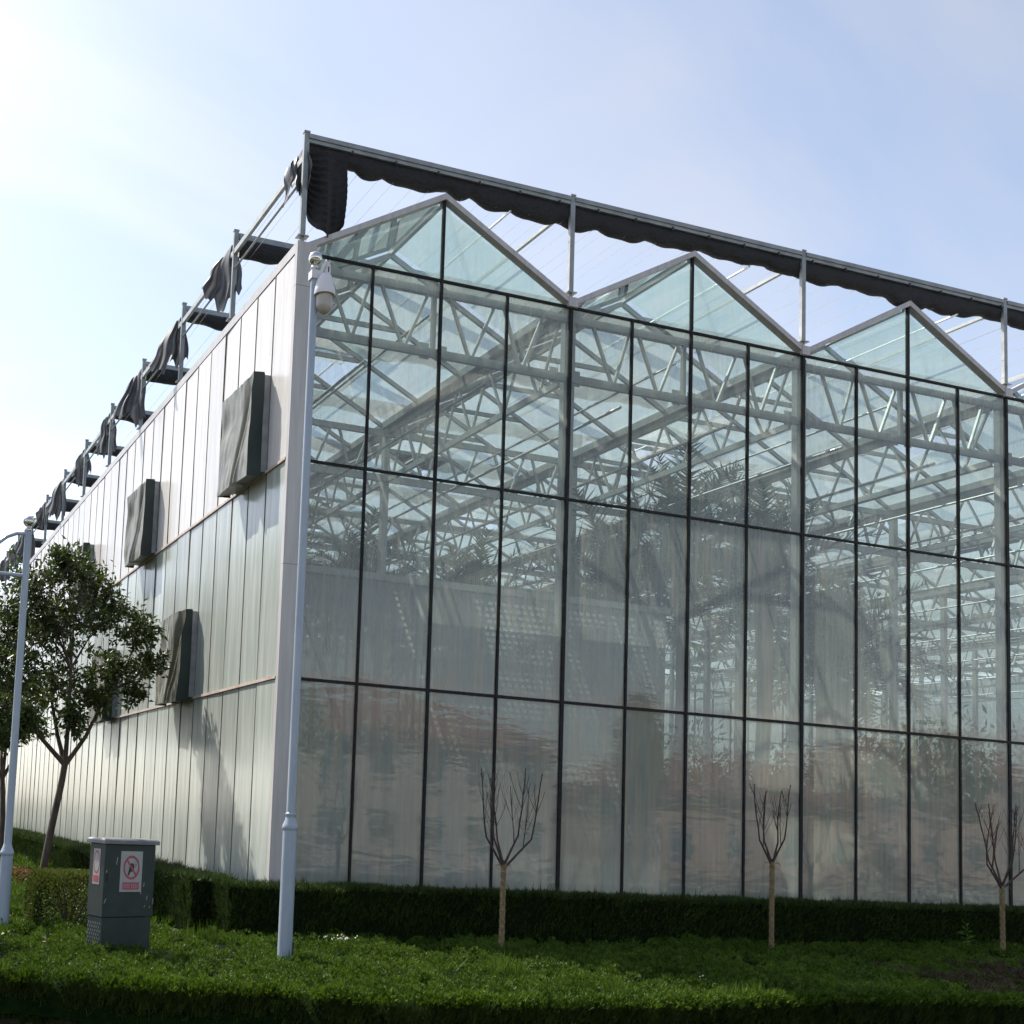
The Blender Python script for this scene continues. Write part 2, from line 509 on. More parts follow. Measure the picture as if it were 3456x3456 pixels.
def tri_mesh(name, V, F, matname, rnd=None, smooth=False):
    """fast triangle mesh from numpy arrays, with an optional per-vertex random tone"""
    me = bpy.data.meshes.new(name)
    V = np.ascontiguousarray(V, dtype=np.float32)
    F = np.ascontiguousarray(F, dtype=np.int32)
    me.vertices.add(len(V))
    me.vertices.foreach_set('co', V.ravel())
    me.loops.add(F.size)
    me.loops.foreach_set('vertex_index', F.ravel())
    me.polygons.add(len(F))
    me.polygons.foreach_set('loop_start', np.arange(0, F.size, 3, dtype=np.int32))
    me.polygons.foreach_set('loop_total', np.full(len(F), 3, dtype=np.int32))
    me.materials.append(M[matname])
    if rnd is not None:
        a = me.attributes.new('rnd', 'FLOAT', 'POINT')
        a.data.foreach_set('value', np.ascontiguousarray(rnd, dtype=np.float32))
    me.update(calc_edges=True)
    me.validate()
    return me

def unit(a):
    return a / np.maximum(np.linalg.norm(a, axis=1, keepdims=True), 1e-9)

def sprays(P, D, n, length, width, spread, lvar=0.4):
    """at every point P, n thin pointed blades leaning round direction D"""
    K = len(P)
    P = np.repeat(P, n, 0)
    D = np.repeat(D, n, 0)
    d = unit(D + rng.normal(0, spread, P.shape))
    L = length * (1 + rng.uniform(-lvar, lvar, (K * n, 1)))
    side = unit(np.cross(d, rng.normal(0, 1, P.shape)))
    base = P + rng.normal(0, length * 0.12, P.shape)
    V = np.empty((K * n, 3, 3))
    V[:, 0] = base - side * width / 2
    V[:, 1] = base + side * width / 2
    V[:, 2] = base + d * L
    F = np.arange(K * n * 3).reshape(-1, 3)
    tone = np.repeat(np.clip(np.repeat(rng.uniform(0, 1, K), n) * 0.7 + rng.uniform(0, 0.3, K * n), 0, 1), 3)
    return V.reshape(-1, 3), F, tone

def leaves(P, D, length, width, fold=0.25):
    """at every point P one folded leaf of two triangles pointing along D"""
    K = len(P)
    d = unit(D)
    side = unit(np.cross(d, rng.normal(0, 1, P.shape)))
    nrm = np.cross(d, side)
    L = length * rng.uniform(0.65, 1.25, (K, 1))
    W = width * rng.uniform(0.75, 1.2, (K, 1))
    V = np.empty((K, 4, 3))
    V[:, 0] = P
    V[:, 1] = P + d * L * 0.45 + side * W / 2 + nrm * W * fold
    V[:, 2] = P + d * L
    V[:, 3] = P + d * L * 0.45 - side * W / 2 + nrm * W * fold
    i = np.arange(K)[:, None] * 4
    F = np.concatenate([i + np.array([[0, 1, 2]]), i + np.array([[0, 2, 3]])], 0)
    tone = np.repeat(rng.uniform(0, 1, K), 4)
    return V.reshape(-1, 3), F, tone

def cat(parts):
    V, F, T, o = [], [], [], 0
    for v, f_, t in parts:
        V.append(v)
        F.append(f_ + o)
        T.append(t)
        o += len(v)
    return np.concatenate(V), np.concatenate(F), np.concatenate(T)

VTAB = {}
def vnoise(x, y, s, seed=0):
    """smooth value noise for mounds"""
    tab = VTAB.get(seed)
    if tab is None:
        tab = VTAB[seed] = np.random.default_rng(seed).uniform(-1, 1, (64, 64))
    xs, ys = x * s, y * s
    xi, yi = np.floor(xs).astype(int), np.floor(ys).astype(int)
    fx, fy = xs - xi, ys - yi
    fx, fy = fx * fx * (3 - 2 * fx), fy * fy * (3 - 2 * fy)
    g = lambda a, b: tab[a % 64, b % 64]
    return (g(xi, yi) * (1 - fx) + g(xi + 1, yi) * fx) * (1 - fy) + (g(xi, yi + 1) * (1 - fx) + g(xi + 1, yi + 1) * fx) * fy

# ------------------------------------------------------------------ ground
ROAD_Z, BED_Z = -0.50, -0.12
gb = MB()
gb.quad((-900, -900, ROAD_Z), (900, -900, ROAD_Z), (900, 900, ROAD_Z), (-900, 900, ROAD_Z))
tag(gb.build('ground', 'soil'), kind='structure')
rb = MB()
rb.quad((-60, -30, ROAD_Z + 0.004), (120, -30, ROAD_Z + 0.004), (120, -17.6, ROAD_Z + 0.004), (-60, -17.6, ROAD_Z + 0.004))
tag(rb.build('road', 'asphalt'), kind='structure')
pb = MB()
pb.box(-60, 120, -17.6, -14.0, ROAD_Z - 0.3, ROAD_Z + 0.12)
tag(pb.build('pavement', 'paving'), kind='structure')
EDGE = [(-20.0, 1.0), (-14.0, -1.2), (-9.0, -2.75), (-4.57, -4.66), (-3.87, -4.98), (-2.75, -5.48), (-1.4, -5.95), (0.1, -6.2), (1.9, -6.25), (2.93, -6.02), (4.9, -5.95), (7.0, -6.1), (12.0, -6.3), (20.0, -6.4), (62.0, -6.4)]
EX = np.array([e[0] for e in EDGE])
EY = np.array([e[1] for e in EDGE])
def edge_y(x):
    return np.interp(x, EX, EY)
bd = MB()
for (xa, ya), (xb, yb) in zip(EDGE, EDGE[1:]):
    bd.quad((xa, ya + 0.55, BED_Z), (xb, yb + 0.55, BED_Z), (xb, 70, BED_Z), (xa, 70, BED_Z))
    bd.quad((xa, ya + 0.12, ROAD_Z), (xb, yb + 0.12, ROAD_Z), (xb, yb + 0.55, BED_Z), (xa, ya + 0.55, BED_Z))
tag(bd.build('planting_bed', 'soil'), kind='structure')
fl = MB()
fl.box(0.1, 48.0, 0.15, 36.0, -0.3, -0.06)
tag(fl.build('greenhouse_floor', 'floor'), kind='structure')

# ------------------------------------------------------------------ greenhouse
PW, BAY, NBAY, DEPTH = 1.2, 4.8, 10, 35.64
Z0, Z1, Z2, Z3 = 0.30, 3.61, 6.93, 10.16
ZV, ZR, ZTOP = 10.27, 11.50, 10.30
FRAME = 1.62
GH = empty('greenhouse', (0, 0, 0), 'large glass greenhouse with zigzag gable roofs, white panelled side wall and dark window grid', 'greenhouse')

pl = MB().box(0.0, 48.0, -0.05, 0.13, -0.3, 0.27)
pl.build('plinth', 'concrete', GH)
# --- front glazing
def glass_quad(name, x0, x1, z0, z1, mname):
    q = MB()
    q.quad((-(x1 - x0) / 2, 0, -(z1 - z0) / 2), ((x1 - x0) / 2, 0, -(z1 - z0) / 2), ((x1 - x0) / 2, 0, (z1 - z0) / 2), (-(x1 - x0) / 2, 0, (z1 - z0) / 2))
    return q.mesh(name, mname)
rows = ((Z0, Z1), (Z1, Z2), (Z2, Z3))
pane_me = [glass_quad('pane', 0, PW, a, b, 'front_glass') for a, b in rows]
for k in range(20):
    for rI, (a, b) in enumerate(rows):
        link('pane', pane_me[rI], GH, (PW * (k + 0.5), 0.02, (a + b) / 2), (R(random.gauss(0, 0.10)), 0, R(random.gauss(0, 0.10))))
for k in range(5, NBAY):
    for a, b in rows:
        link('pane', glass_quad('pane', 0, BAY, a, b, 'front_glass'), GH, (BAY * (k + 0.5), 0.02, (a + b) / 2))
mul_me = {}
def mullion(k, wd):
    key = round(wd, 3)
    if key not in mul_me:
        mul_me[key] = MB().box(-wd / 2, wd / 2, -0.010, 0.040, 0.25, Z3 + 0.02).mesh('mullion', 'mullion')
    link('mullion', mul_me[key], GH, (PW * k, 0, 0))
for k in range(1, 40):
    mullion(k, 0.058 if k % 4 == 0 else (0.044 if k % 2 == 0 else 0.037))
for z, h in ((Z1, 0.044), (Z2, 0.036), (Z3, 0.038)):
    tb = MB()
    for b in range(NBAY):
        x0 = BAY * b + (0.2 if b == 0 else 0)
        link('transom', MB().box(x0, BAY * (b + 1), -0.008, 0.038, z - h / 2, z + h / 2).mesh('transom', 'mullion'), GH)
# --- gables
for b in range(NBAY):
    x0, xm, x1 = BAY * b, BAY * (b + 0.5), BAY * (b + 1)
    for s in (0, 1):
        q = MB()
        if s == 0:
            q.v = [(x0 + 0.1, 0.02, Z3), (xm, 0.02, Z3), (xm, 0.02, ZR)]
        else:
            q.v = [(xm, 0.02, Z3), (x1 - 0.1, 0.02, Z3), (xm, 0.02, ZR)]
        q.f, q.mi = [(0, 1, 2)], [0]
        q.build('gable_pane', 'gable_glass', GH)
    MB().box(xm - 0.023, xm + 0.023, -0.012, 0.040, Z3 + 0.031, ZR).build('gable_mullion', 'mullion', GH)
    for s in (0, 1):
        xa, xb = (x0, xm) if s == 0 else (x1, xm)
        q = MB()
        sgn = 1 if s == 0 else -1
        lo0, lo1, hi0, hi1 = 10.19, 10.285, 11.495, 11.595
        q.v = [(xa + sgn * 0.03, -0.05, lo0), (xb, -0.05, hi0), (xb, -0.05, hi1), (xa + sgn * 0.03, -0.05, lo1),
               (xa + sgn * 0.03, 0.09, lo0), (xb, 0.09, hi0), (xb, 0.09, hi1), (xa + sgn * 0.03, 0.09, lo1)]
        q.f = [(0, 1, 2, 3), (7, 6, 5, 4), (0, 4, 5, 1), (1, 5, 6, 2), (2, 6, 7, 3), (3, 7, 4, 0)]
        q.mi = [0] * 6
        q.build('gable_flashing', 'trim', GH)
    if b:
        MB().box(x0 - 0.085, x0 + 0.085, -0.062, 0.1, 10.15, 10.31).build('gutter_end', 'trim', GH)
# --- corner cladding, three sheets one above the other
for a, b in ((-0.3, 5.30), (5.306, 9.60), (9.606, ZTOP)):
    o = MB().box(-0.105, 0.215, -0.058, 0.045, a, b).build('corner_panel', 'trim', GH)
# --- side wall: panels, dark joints, stained rails, fascia
SP, NS = 0.8115, 43
YS0 = 0.05
MB().box(-0.060, 0.0, 0.046, YS0 + SP * NS, 0.0, ZTOP - 0.02).build('wall_backing', 'seam', GH)
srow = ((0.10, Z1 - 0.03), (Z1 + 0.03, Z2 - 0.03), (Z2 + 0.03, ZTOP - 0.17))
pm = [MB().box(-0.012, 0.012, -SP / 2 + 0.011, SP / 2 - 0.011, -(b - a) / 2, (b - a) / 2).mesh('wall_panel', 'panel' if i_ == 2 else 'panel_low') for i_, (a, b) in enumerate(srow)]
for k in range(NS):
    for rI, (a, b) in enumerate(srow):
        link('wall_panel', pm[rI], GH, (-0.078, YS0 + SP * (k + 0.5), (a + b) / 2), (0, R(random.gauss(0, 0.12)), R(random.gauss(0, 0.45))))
gbar = MB().box(-0.099, -0.062, -0.009, 0.009, 0.08, ZTOP - 0.16).mesh('glazing_bar', 'seam')
for k in range(1, NS):
    link('glazing_bar', gbar, GH, (0, YS0 + SP * k, 0))
for z in (Z1, Z2):
    MB().box(-0.116, -0.062, 0.046, YS0 + SP * NS, z - 0.022, z + 0.022).build('wall_rail', 'rail', GH)
MB().box(-0.100, 0.02, 0.047, YS0 + SP * NS, ZTOP - 0.155, ZTOP).build('fascia', 'trim', GH)
# --- far walls
fb = MB()
fb.quad((0, DEPTH, 0), (48, DEPTH, 0), (48, DEPTH, 10.2), (0, DEPTH, 10.2))
fb.build('rear_glazing', 'far_glass', GH)
fb = MB()
fb.quad((48, 0, 0), (48, DEPTH, 0), (48, DEPTH, 10.2), (48, 0, 10.2))
fb.build('end_glazing', 'far_glass', GH)
fb = MB()
for k in range(1, 40):
    fb.box(PW * k - 0.03, PW * k + 0.03, DEPTH - 0.05, DEPTH + 0.03, 0, 10.2)
for z in (Z1, Z2, 10.2):
    fb.box(0, 48, DEPTH - 0.042, DEPTH + 0.022, z - 0.03, z + 0.03)
tag(fb.build('rear_grid', 'mullion', GH), kind='stuff')
# --- roof panes, rafters, ties, ridges, gutters
slope_len = math.hypot(BAY / 2, ZR - ZV)
ang = math.atan2(ZR - ZV, BAY / 2)
NF = int(round(DEPTH / FRAME))
def slope_pt(b, s, t, y, off=0.0):
    """t = 0 at the gutter, 1 at the ridge; s = 0 the left slope, 1 the right slope"""
    x = BAY * b + (BAY / 2) * t if s == 0 else BAY * (b + 1) - (BAY / 2) * t
    z = ZV + (ZR - ZV) * t
    return Vector((x + (-1 if s == 0 else 1) * math.sin(ang) * off, y, z + math.cos(ang) * off))
def rp_mesh(s, t0, t1, ln):
    q = MB()
    a = slope_pt(0, s, t0, 0) - slope_pt(0, s, 0.5, 0)
    c_ = slope_pt(0, s, t1, 0) - slope_pt(0, s, 0.5, 0)
    h = ln / 2 - 0.02
    q.quad(a + Vector((0, -h, 0)), c_ + Vector((0, -h, 0)), c_ + Vector((0, h, 0)), a + Vector((0, h, 0)))
    return q.mesh('roof_pane', 'roof_glass')
RP = [rp_mesh(s, 0.03, 0.985, FRAME) for s in (0, 1)]
RPL = [rp_mesh(s, 0.03, 0.52, FRAME) for s in (0, 1)]
VENT = []
for s in (0, 1):
    q = MB()
    d = (slope_pt(0, s, 0.52, 0) - slope_pt(0, s, 1.0, 0))
    h = FRAME / 2 - 0.02
    q.quad(Vector((0, -h, 0)), Vector((0, h, 0)), d + Vector((0, h, 0)), d + Vector((0, -h, 0)))
    VENT.append(q.mesh('roof_vent', 'roof_glass'))
raf = []
for s in (0, 1):
    q = MB()
    q.bar(slope_pt(0, s, 0.0, 0, -0.055) - slope_pt(0, s, 0.5, 0), slope_pt(0, s, 1.0, 0, -0.055) - slope_pt(0, s, 0.5, 0), 0.055, 0.085)
    raf.append(q.mesh('rafter', 'inner_steel'))
tie_me = MB().box(-1.12, 1.12, -0.025, 0.025, -0.045, 0.045).mesh('collar_tie', 'inner_steel')
far_p, far_r = MB(), MB()
for b in range(NBAY):
    near = b < 6
    for j in range(NF + 1):
        y = FRAME * j + 0.22
        for s in (0, 1):
            if near:
                if j and j % 1 == 0:
                    link('rafter', raf[s], GH, slope_pt(b, s, 0.5, y))
            else:
                far_r.bar(slope_pt(b, s, 0, y, -0.055), slope_pt(b, s, 1, y, -0.055), 0.055, 0.085)
        if j >= 1:
            z = ZV + (ZR - ZV) * 0.52
            if near:
                link('collar_tie', tie_me, GH, (BAY * (b + 0.5), y + 0.045, z))
            else:
                far_r.box(BAY * (b + 0.5) - 1.12, BAY * (b + 0.5) + 1.12, y + 0.02, y + 0.07, z - 0.045, z + 0.045)
        if j < NF:
            yc = FRAME * (j + 0.5) + (0.22 if j else 0.12)
            for s in (0, 1):
                c_ = slope_pt(b, s, 0.5, yc)
                if near:
                    if s == 1 and (j + 2 * b) % 5 == 3 and j > 1:
                        link('roof_pane', RPL[s], GH, c_)
                        link('roof_vent', VENT[s], GH, slope_pt(b, s, 1.0, yc, 0.02), (0, R(-24 if s == 1 else 24), 0))
                    else:
                        link('roof_pane', RP[s], GH, c_)
                else:
                    p_ = [slope_pt(b, s, 0.03, yc - 0.79), slope_pt(b, s, 0.985, yc - 0.79), slope_pt(b, s, 0.985, yc + 0.79), slope_pt(b, s, 0.03, yc + 0.79)]
                    far_p.quad(*p_)
    xm = BAY * (b + 0.5)
    MB().box(xm - 0.035, xm + 0.035, 0.1, DEPTH, ZR - 0.06, ZR + 0.03).build('ridge_bar', 'galv', GH)
tag(far_p.build('distant_roof_panes', 'roof_glass', GH), kind='stuff')
tag(far_r.build('distant_roof_bars', 'inner_steel', GH), kind='stuff')
for b in range(1, NBAY):
    MB().box(BAY * b - 0.11, BAY * b + 0.11, 0.11, DEPTH, ZV - 0.13, ZV + 0.02).build('gutter', 'inner_steel', GH)
# --- front truss, member by member over the first bays
TB, TT, TY = 8.99, 10.00, 0.10
WEB = [((0.49, 0.88)), ((1.21, 0.93)), ((1.39, 1.78)), ((2.22, 1.84)), ((2.60, 2.97)), ((3.42, 3.03)), ((3.60, 3.90)), ((4.33, 3.97))]
def truss_members(x0):
    ms = [('chord', (x0, TY, TB), (x0 + BAY, TY, TB), 0.06, 0.135), ('chord', (x0, TY, TT), (x0 + BAY, TY, TT), 0.06, 0.12)]
    for xt, xb in WEB:
        ms.append(('web', (x0 + xt, TY, TT - 0.03), (x0 + xb, TY, TB + 0.05), 0.045, 0.045))
    ms.append(('truss_post', (x0 + 2.33, TY + 0.01, TB), (x0 + 2.33, TY + 0.01, TT), 0.07, 0.06))
    for xx, d in ((0.10, 1), (2.26, -1), (2.42, 1), (4.64, -1)):
        ms.append(('gusset', (x0 + xx, TY + 0.004, TB + 0.02), (x0 + xx + d * 0.16, TY + 0.004, TB + 0.02), 0.012, 0.26))
    return ms
far_t = MB()
for b in range(NBAY):
    for nm, p_, q_, a, c_ in truss_members(BAY * b):
        if b < 4:
            MB().bar(p_, q_, a, c_).build(nm, 'galv', GH)
        else:
            far_t.bar(p_, q_, a, c_)
tag(far_t.build('distant_truss', 'galv', GH), kind='stuff')
# --- cross trusses further in, one mesh each
for j in range(1, 6):
    y = 6.48 * j
    t_ = MB()
    t_.bar((0.1, y, TB), (47.9, y, TB), 0.07, 0.15)
    t_.bar((0.1, y, TT), (47.9, y, TT), 0.07, 0.13)
    for b in range(NBAY):
        for xt, xb in WEB:
            t_.bar((BAY * b + xt, y, TT), (BAY * b + xb, y, TB), 0.05, 0.05)
    t_.build('cross_truss', 'inner_steel', GH)
# --- gutter trusses running back, one mesh each
for b in range(0, NBAY):
    x = BAY * b if b else 0.22
    t_ = MB()
    t_.bar((x, 0.3, TB - 0.02), (x, DEPTH, TB - 0.02), 0.07, 0.11)
    t_.bar((x, 0.3, TT + 0.04), (x, DEPTH, TT + 0.04), 0.07, 0.10)
    y = 0.35
    while y < DEPTH - 1.1:
        t_.bar((x, y, TT), (x, y + 0.5, TB), 0.04, 0.04)
        t_.bar((x, y + 1.04, TT), (x, y + 0.56, TB), 0.04, 0.04)
        y += 1.08
    t_.build('gutter_truss', 'inner_steel', GH)
    # rails and pipes hung below the roof
    for dx, z, rr in ((1.3, 8.80, 0.028), (3.5, 8.80, 0.028), (2.4, 9.75, 0.022)):
        MB().tube([(BAY * b + dx, 0.4, z), (BAY * b + dx, DEPTH - 0.1, z)], rr, 6).build('pipe', 'galv', GH)
# --- columns
colf = MB().box(-0.10, 0.10, -0.06, 0.06, -0.1, ZV - 0.12).mesh('column', 'galv')
coli = MB().box(-0.07, 0.07, -0.07, 0.07, -0.1, ZV - 0.12).mesh('column', 'inner_steel')
for b in range(1, NBAY):
    link('column', colf, GH, (BAY * b + 0.07, 0.17, 0))
for b in range(1, NBAY):
    for j in range(1, 6):
        link('column', coli, GH, (BAY * b, 6.48 * j + 0.12, 0))
# slanted wind braces behind the corner panes
MB().bar((0.35, 0.42, 5.0), (2.3, 0.42, 0.1), 0.07, 0.07).build('brace', 'galv', GH)
# ------------------------------------------------------------------ inner room behind the corner panes
IR = empty('inner_room', (3.6, 0.5, 0), 'hazy pale partition room standing just inside the corner panes', 'partition')
def ir(o):
    return reparent(o, IR)
for k in range(6):
    q = MB()
    q.quad((0.12 + k * 1.19, 0.62, 0), (0.12 + (k + 1) * 1.19, 0.62, 0), (0.12 + (k + 1) * 1.19, 0.62, 5.36), (0.12 + k * 1.19, 0.62, 5.36))
    ir(q.build('sheet', 'partition'))
for k in range(5):
    q = MB()
    q.quad((7.28, 0.62 + k * 1.6, 0), (7.28, 0.62 + (k + 1) * 1.6, 0), (7.28, 0.62 + (k + 1) * 1.6, 5.36), (7.28, 0.62 + k * 1.6, 5.36))
    ir(q.build('sheet', 'partition'))
ir(MB().box(0.12, 7.32, 0.56, 0.68, 5.36, 5.47).build('top_rail', 'galv'))
ir(MB().box(7.24, 7.34, 0.685, 8.6, 5.36, 5.47).build('top_rail', 'galv'))
for k in range(7):
    ir(MB().box(0.12 + k * 1.19 - 0.02, 0.12 + k * 1.19 + 0.02, 0.63, 0.67, -0.06, 5.36).build('stud', 'galv'))
q = MB()  # unseen lattice, added to throw sun squares onto the sheets
for i in range(40):
    y = 0.70 + 0.068 * i
    q.box(0.14, 7.22, y, y + 0.026, 5.395, 5.405)
for i in range(57):
    x = 0.16 + 0.125 * i
    q.box(x, x + 0.045, 0.69, 3.42, 5.407, 5.415)
for x0, x1, y0, y1 in ((0.14, 0.9, 1.1, 3.4), (2.2, 3.4, 0.70, 1.9), (3.0, 3.9, 2.0, 3.4), (5.2, 6.1, 0.9, 3.0), (6.3, 7.2, 2.2, 3.4), (1.2, 2.1, 2.4, 3.4)):
    q.box(x0, x1, y0, y1, 5.417, 5.425)  # added plates that blank out some of the sun squares
tag(ir(q.build('sun_lattice', 'galv')), kind='stuff')
ir(MB().bar((7.28, 0.9, 5.5), (7.28, 8.4, 6.1), 0.08, 0.08).build('sloping_rail', 'galv'))
ir(MB().bar((3.2, 0.9, 5.5), (3.2, 8.4, 6.1), 0.08, 0.08).build('sloping_rail', 'galv'))

# ------------------------------------------------------------------ shade frame on the roof
SF = empty('roof_shade_structure', (0, 0, ZTOP), 'grey steel shade frame of posts, beams and wires above the greenhouse roof', 'shade structure')
def sf(o):
    return reparent(o, SF)
def bx(*a):
    return MB().box(*a)
PY = 3.236
ZB = 12.06
post_me = bx(-0.042, 0.042, -0.03, 0.03, 0.10, ZB - ZTOP).mesh('post', 'galv_dark')
foot_me = bx(-0.09, 0.09, -0.07, 0.07, 0.085, 0.10).mesh('foot_plate', 'galv_dark')
stub_me = bx(-0.028, 0.028, -0.024, 0.024, 0.0, 0.085).mesh('foot_stub', 'galv_dark')
cap_me = bx(-0.05, 0.05, -0.036, 0.036, 0, 0.03).mesh('post_cap', 'galv_dark')
spots = [(-0.02, PY * k) for k in range(12)] + [(BAY * k - 0.035, 0.0) for k in range(1, NBAY + 1)]
for x, y in spots:
    for nm, me, z in (('post', post_me, 0), ('foot_plate', foot_me, 0), ('foot_stub', stub_me, 0), ('post_cap', cap_me, ZB - ZTOP)):
        o = link(nm, me, SF, (x, y, z))
for k in range(NBAY):
    a, b = BAY * k + 0.01, BAY * (k + 1) - 0.08
    sf(bx(a, b, -0.045, 0.045, 11.975, 12.045).build('front_beam', 'galv_dark'))
    sf(bx(a, b, -0.025, 0.025, 11.915, 11.972).build('front_rail', 'galv_dark'))
for k in range(11):
    a, b = PY * k + 0.035, PY * (k + 1) - 0.035
    sf(bx(-0.055, 0.005, a, b, 11.62, 11.72).build('side_beam', 'galv'))
    sf(MB().tube([(-0.02, a, 11.36), (-0.02, b, 11.36)], 0.022, 6).build('side_tube', 'galv_dark'))
for k in range(1, 11):
    sf(bx(0.03, 24.0, PY * k - 0.035, PY * k + 0.035, 11.93, 12.03).build('cross_beam', 'galv_dark'))
for b in range(1, 6):
    sf(bx(BAY * b - 0.07, BAY * b - 0.01, 0.05, 30, 11.86, 11.92).build('long_beam', 'galv'))
    sf(MB().tube([(BAY * b - 1.2, 0.0, 11.57), (BAY * b - 1.2, 30, 11.57)], 0.020, 6).build('long_tube', 'galv'))
for i in range(36):
    x = 0.25 + 0.62 * i
    for z in (11.94, 11.60):
        sf(MB().tube([(x, 0.02, z), (x, 15, z - 0.03), (x, 30, z)], 0.0035, 3, cap=False).build('wire', 'galv_dark'))
# little hanging clips under the front rail
for i in range(24):
    sf(bx(0.75 + i * 0.75 - 0.012, 0.75 + i * 0.75 + 0.012, -0.052, -0.03, 11.87, 11.93).build('clip', 'dark'))

# ------------------------------------------------------------------ shade nets
def roll(name, x0, x1, y, ztop, hgt, wid, seed, scal=0.06, per=0.45, step=0.06):
    """a gathered net bundle along X: scalloped underside, pleated skin"""
    r_ = np.random.default_rng(seed)
    n = int((x1 - x0) / step)
    xs = np.linspace(x0, x1, n)
    ph = r_.uniform(0, 6.28, 6)
    # uneven scallops
    cuts = [x0]
    while cuts[-1] < x1:
        cuts.append(cuts[-1] + per * r_.uniform(0.35, 1.7))
    cuts = np.array(cuts)
    idx = np.searchsorted(cuts, xs, side='right') - 1
    idx = np.clip(idx, 0, len(cuts) - 2)
    u_ = (xs - cuts[idx]) / (cuts[idx + 1] - cuts[idx])
    sc = np.sin(np.pi * np.clip(u_, 0, 1)) ** 0.8 * r_.uniform(0.25, 1.3, len(cuts))[idx]
    big = 0.045 * np.sin(xs * 0.9 + ph[0]) + 0.03 * np.sin(xs * 2.3 + ph[1]) + 0.015 * np.sin(xs * 11 + ph[4])
    K = 18
    V = np.zeros((n, K, 3))
    for k in range(K):
        t = 2 * math.pi * k / K
        down = max(0.0, -math.sin(t))
        pleat = 1 + 0.10 * np.sin(xs * 27 + k * 2.1 + ph[2]) * r_.uniform(0.4, 1.0) + 0.09 * np.sin(k * 2.4 + xs * 5 + ph[3])
        V[:, k, 0] = xs
        V[:, k, 1] = y + math.cos(t) * wid / 2 * pleat
        V[:, k, 2] = ztop - hgt / 2 + math.sin(t) * hgt / 2 * (1 + 0.04 * pleat) - down * (sc * scal * 1.6) + big * down
    V = V.reshape(-1, 3)
    q = MB()
    q.v = [tuple(v) for v in V]
    for i in range(n - 1):
        for k in range(K):
            q.f.append((i * K + k, i * K + (k + 1) % K, (i + 1) * K + (k + 1) % K, (i + 1) * K + k))
    q.f.append(tuple(range(K)))
    q.f.append(tuple((n - 1) * K + k for k in reversed(range(K))))
    q.mi = [0] * len(q.f)
    return q.build(name, 'net', smooth=True)
fn = roll('shade_net', 0.03, 28.0, 0.11, 11.985, 0.30, 0.22, 3, scal=0.06, per=0.85)
tag(fn, 'long black shade net gathered in scallops under the front roof beam', 'shade net')
# loose tail of the front net at the corner
def cloth(fn_, nu, nv):
    q = MB()
    for i in range(nu + 1):
        for j in range(nv + 1):
            q.v.append(fn_(i / nu, j / nv))
    for i in range(nu):
        for j in range(nv):
            a = i * (nv + 1) + j
            q.f.append((a, a + nv + 1, a + nv + 2, a + 1))
    q.mi = [0] * len(q.f)
    return q
def tail(u_, v):
    # u across, v down
    x = 0.03 + 0.63 * u_ + 0.05 * math.sin(math.pi * v) * (u_ - 0.2)
    low = float(np.interp(u_, [0, 0.12, 0.3, 0.5, 0.62, 0.8, 1.0], [10.98, 10.74, 10.56, 10.44, 10.44, 10.52, 10.70]))
    z = 11.85 + (low - 11.85) * v
    y = 0.0 + 0.10 * math.sin(u_ * 9 + 0.6) * (0.3 + 0.7 * v) + 0.016 * math.sin(v * 70 + u_ * 7) * (1 if u_ < 0.5 else 0.35)
    return (x, y, z)
o = cloth(tail, 40, 90).build('loose_net_tail', 'net', smooth=True)
tag(o, 'loose black net tail hanging in a pouch beside the roof corner post', 'shade net')
ordn = ['first', 'second', 'third', 'fourth', 'fifth', 'sixth', 'seventh', 'eighth', 'ninth', 'tenth']
for k in range(1, 11):
    o = roll('shade_net', 0.05, 12.0, PY * k, 11.925, 0.26, 0.26, 20 + k, scal=0.02, per=0.9)
    tag(o, 'rolled net under the %s cross beam behind the roof corner post' % ordn[k - 1], 'shade net', 'rolled nets under the cross beams')
def rag(seed, y0, sz):
    """a torn net end: bunched at the post top, hanging low on the near side, trailing along the beam on the far side"""
    r_ = random.Random(seed)
    ph = [r_.uniform(0, 6.28) for _ in range(8)]
    k1, k2, k3 = r_.uniform(0.6, 1.25), r_.uniform(0.4, 1.4), r_.uniform(-0.7, 0.7)
    def fn_(u_, v):
        # u runs from the wall side outwards and back along the beam
        jag = 0.09 * math.sin(u_ * 7 + ph[0]) + 0.07 * math.sin(u_ * 17 + ph[1]) + 0.04 * math.sin(u_ * 39 + ph[4])
        zbot = 10.58 + (1 - sz) * 0.8 + 0.30 * abs(u_ - 0.35 - 0.3 * k3) + k3 * 0.5 * (u_ - 0.5) + jag
        ztop = 11.96 - 0.20 * u_
        vv = v ** 0.75
        xt, xb = 0.02 - 0.16 * u_, 0.12 * k2 + sz * (0.02 - 0.62 * k1 * u_)
        yt, yb = y0 + 0.45 * u_, y0 - 0.15 + 0.75 * u_ * k2
        fo = (0.10 * math.sin(u_ * 9 + ph[2] + v * 1.8) + 0.045 * math.sin(u_ * 23 + ph[5] - v * 2)) * (0.3 + 0.7 * v)
        x = xt + (xb - xt) * vv + 0.35 * fo + 0.02 * math.sin(v * 9 + ph[7])
        y = yt + (yb - yt) * vv + fo * 1.2
        z = ztop + (zbot - ztop) * v
        return (x, y, z)
    q = cloth(fn_, 60, 34)
    me = q.mesh('net_rag', 'sunlit_net', smooth=True)
    a = me.attributes.new('rnd', 'FLOAT', 'POINT')
    a.data.foreach_set('value', np.repeat(np.clip(0.5 + 0.3 * np.sin(np.linspace(0, 40, 61) + ph[3]) + rng.normal(0, 0.14, 61), 0, 1), 35).astype(np.float32))
    return link('net_rag', me)
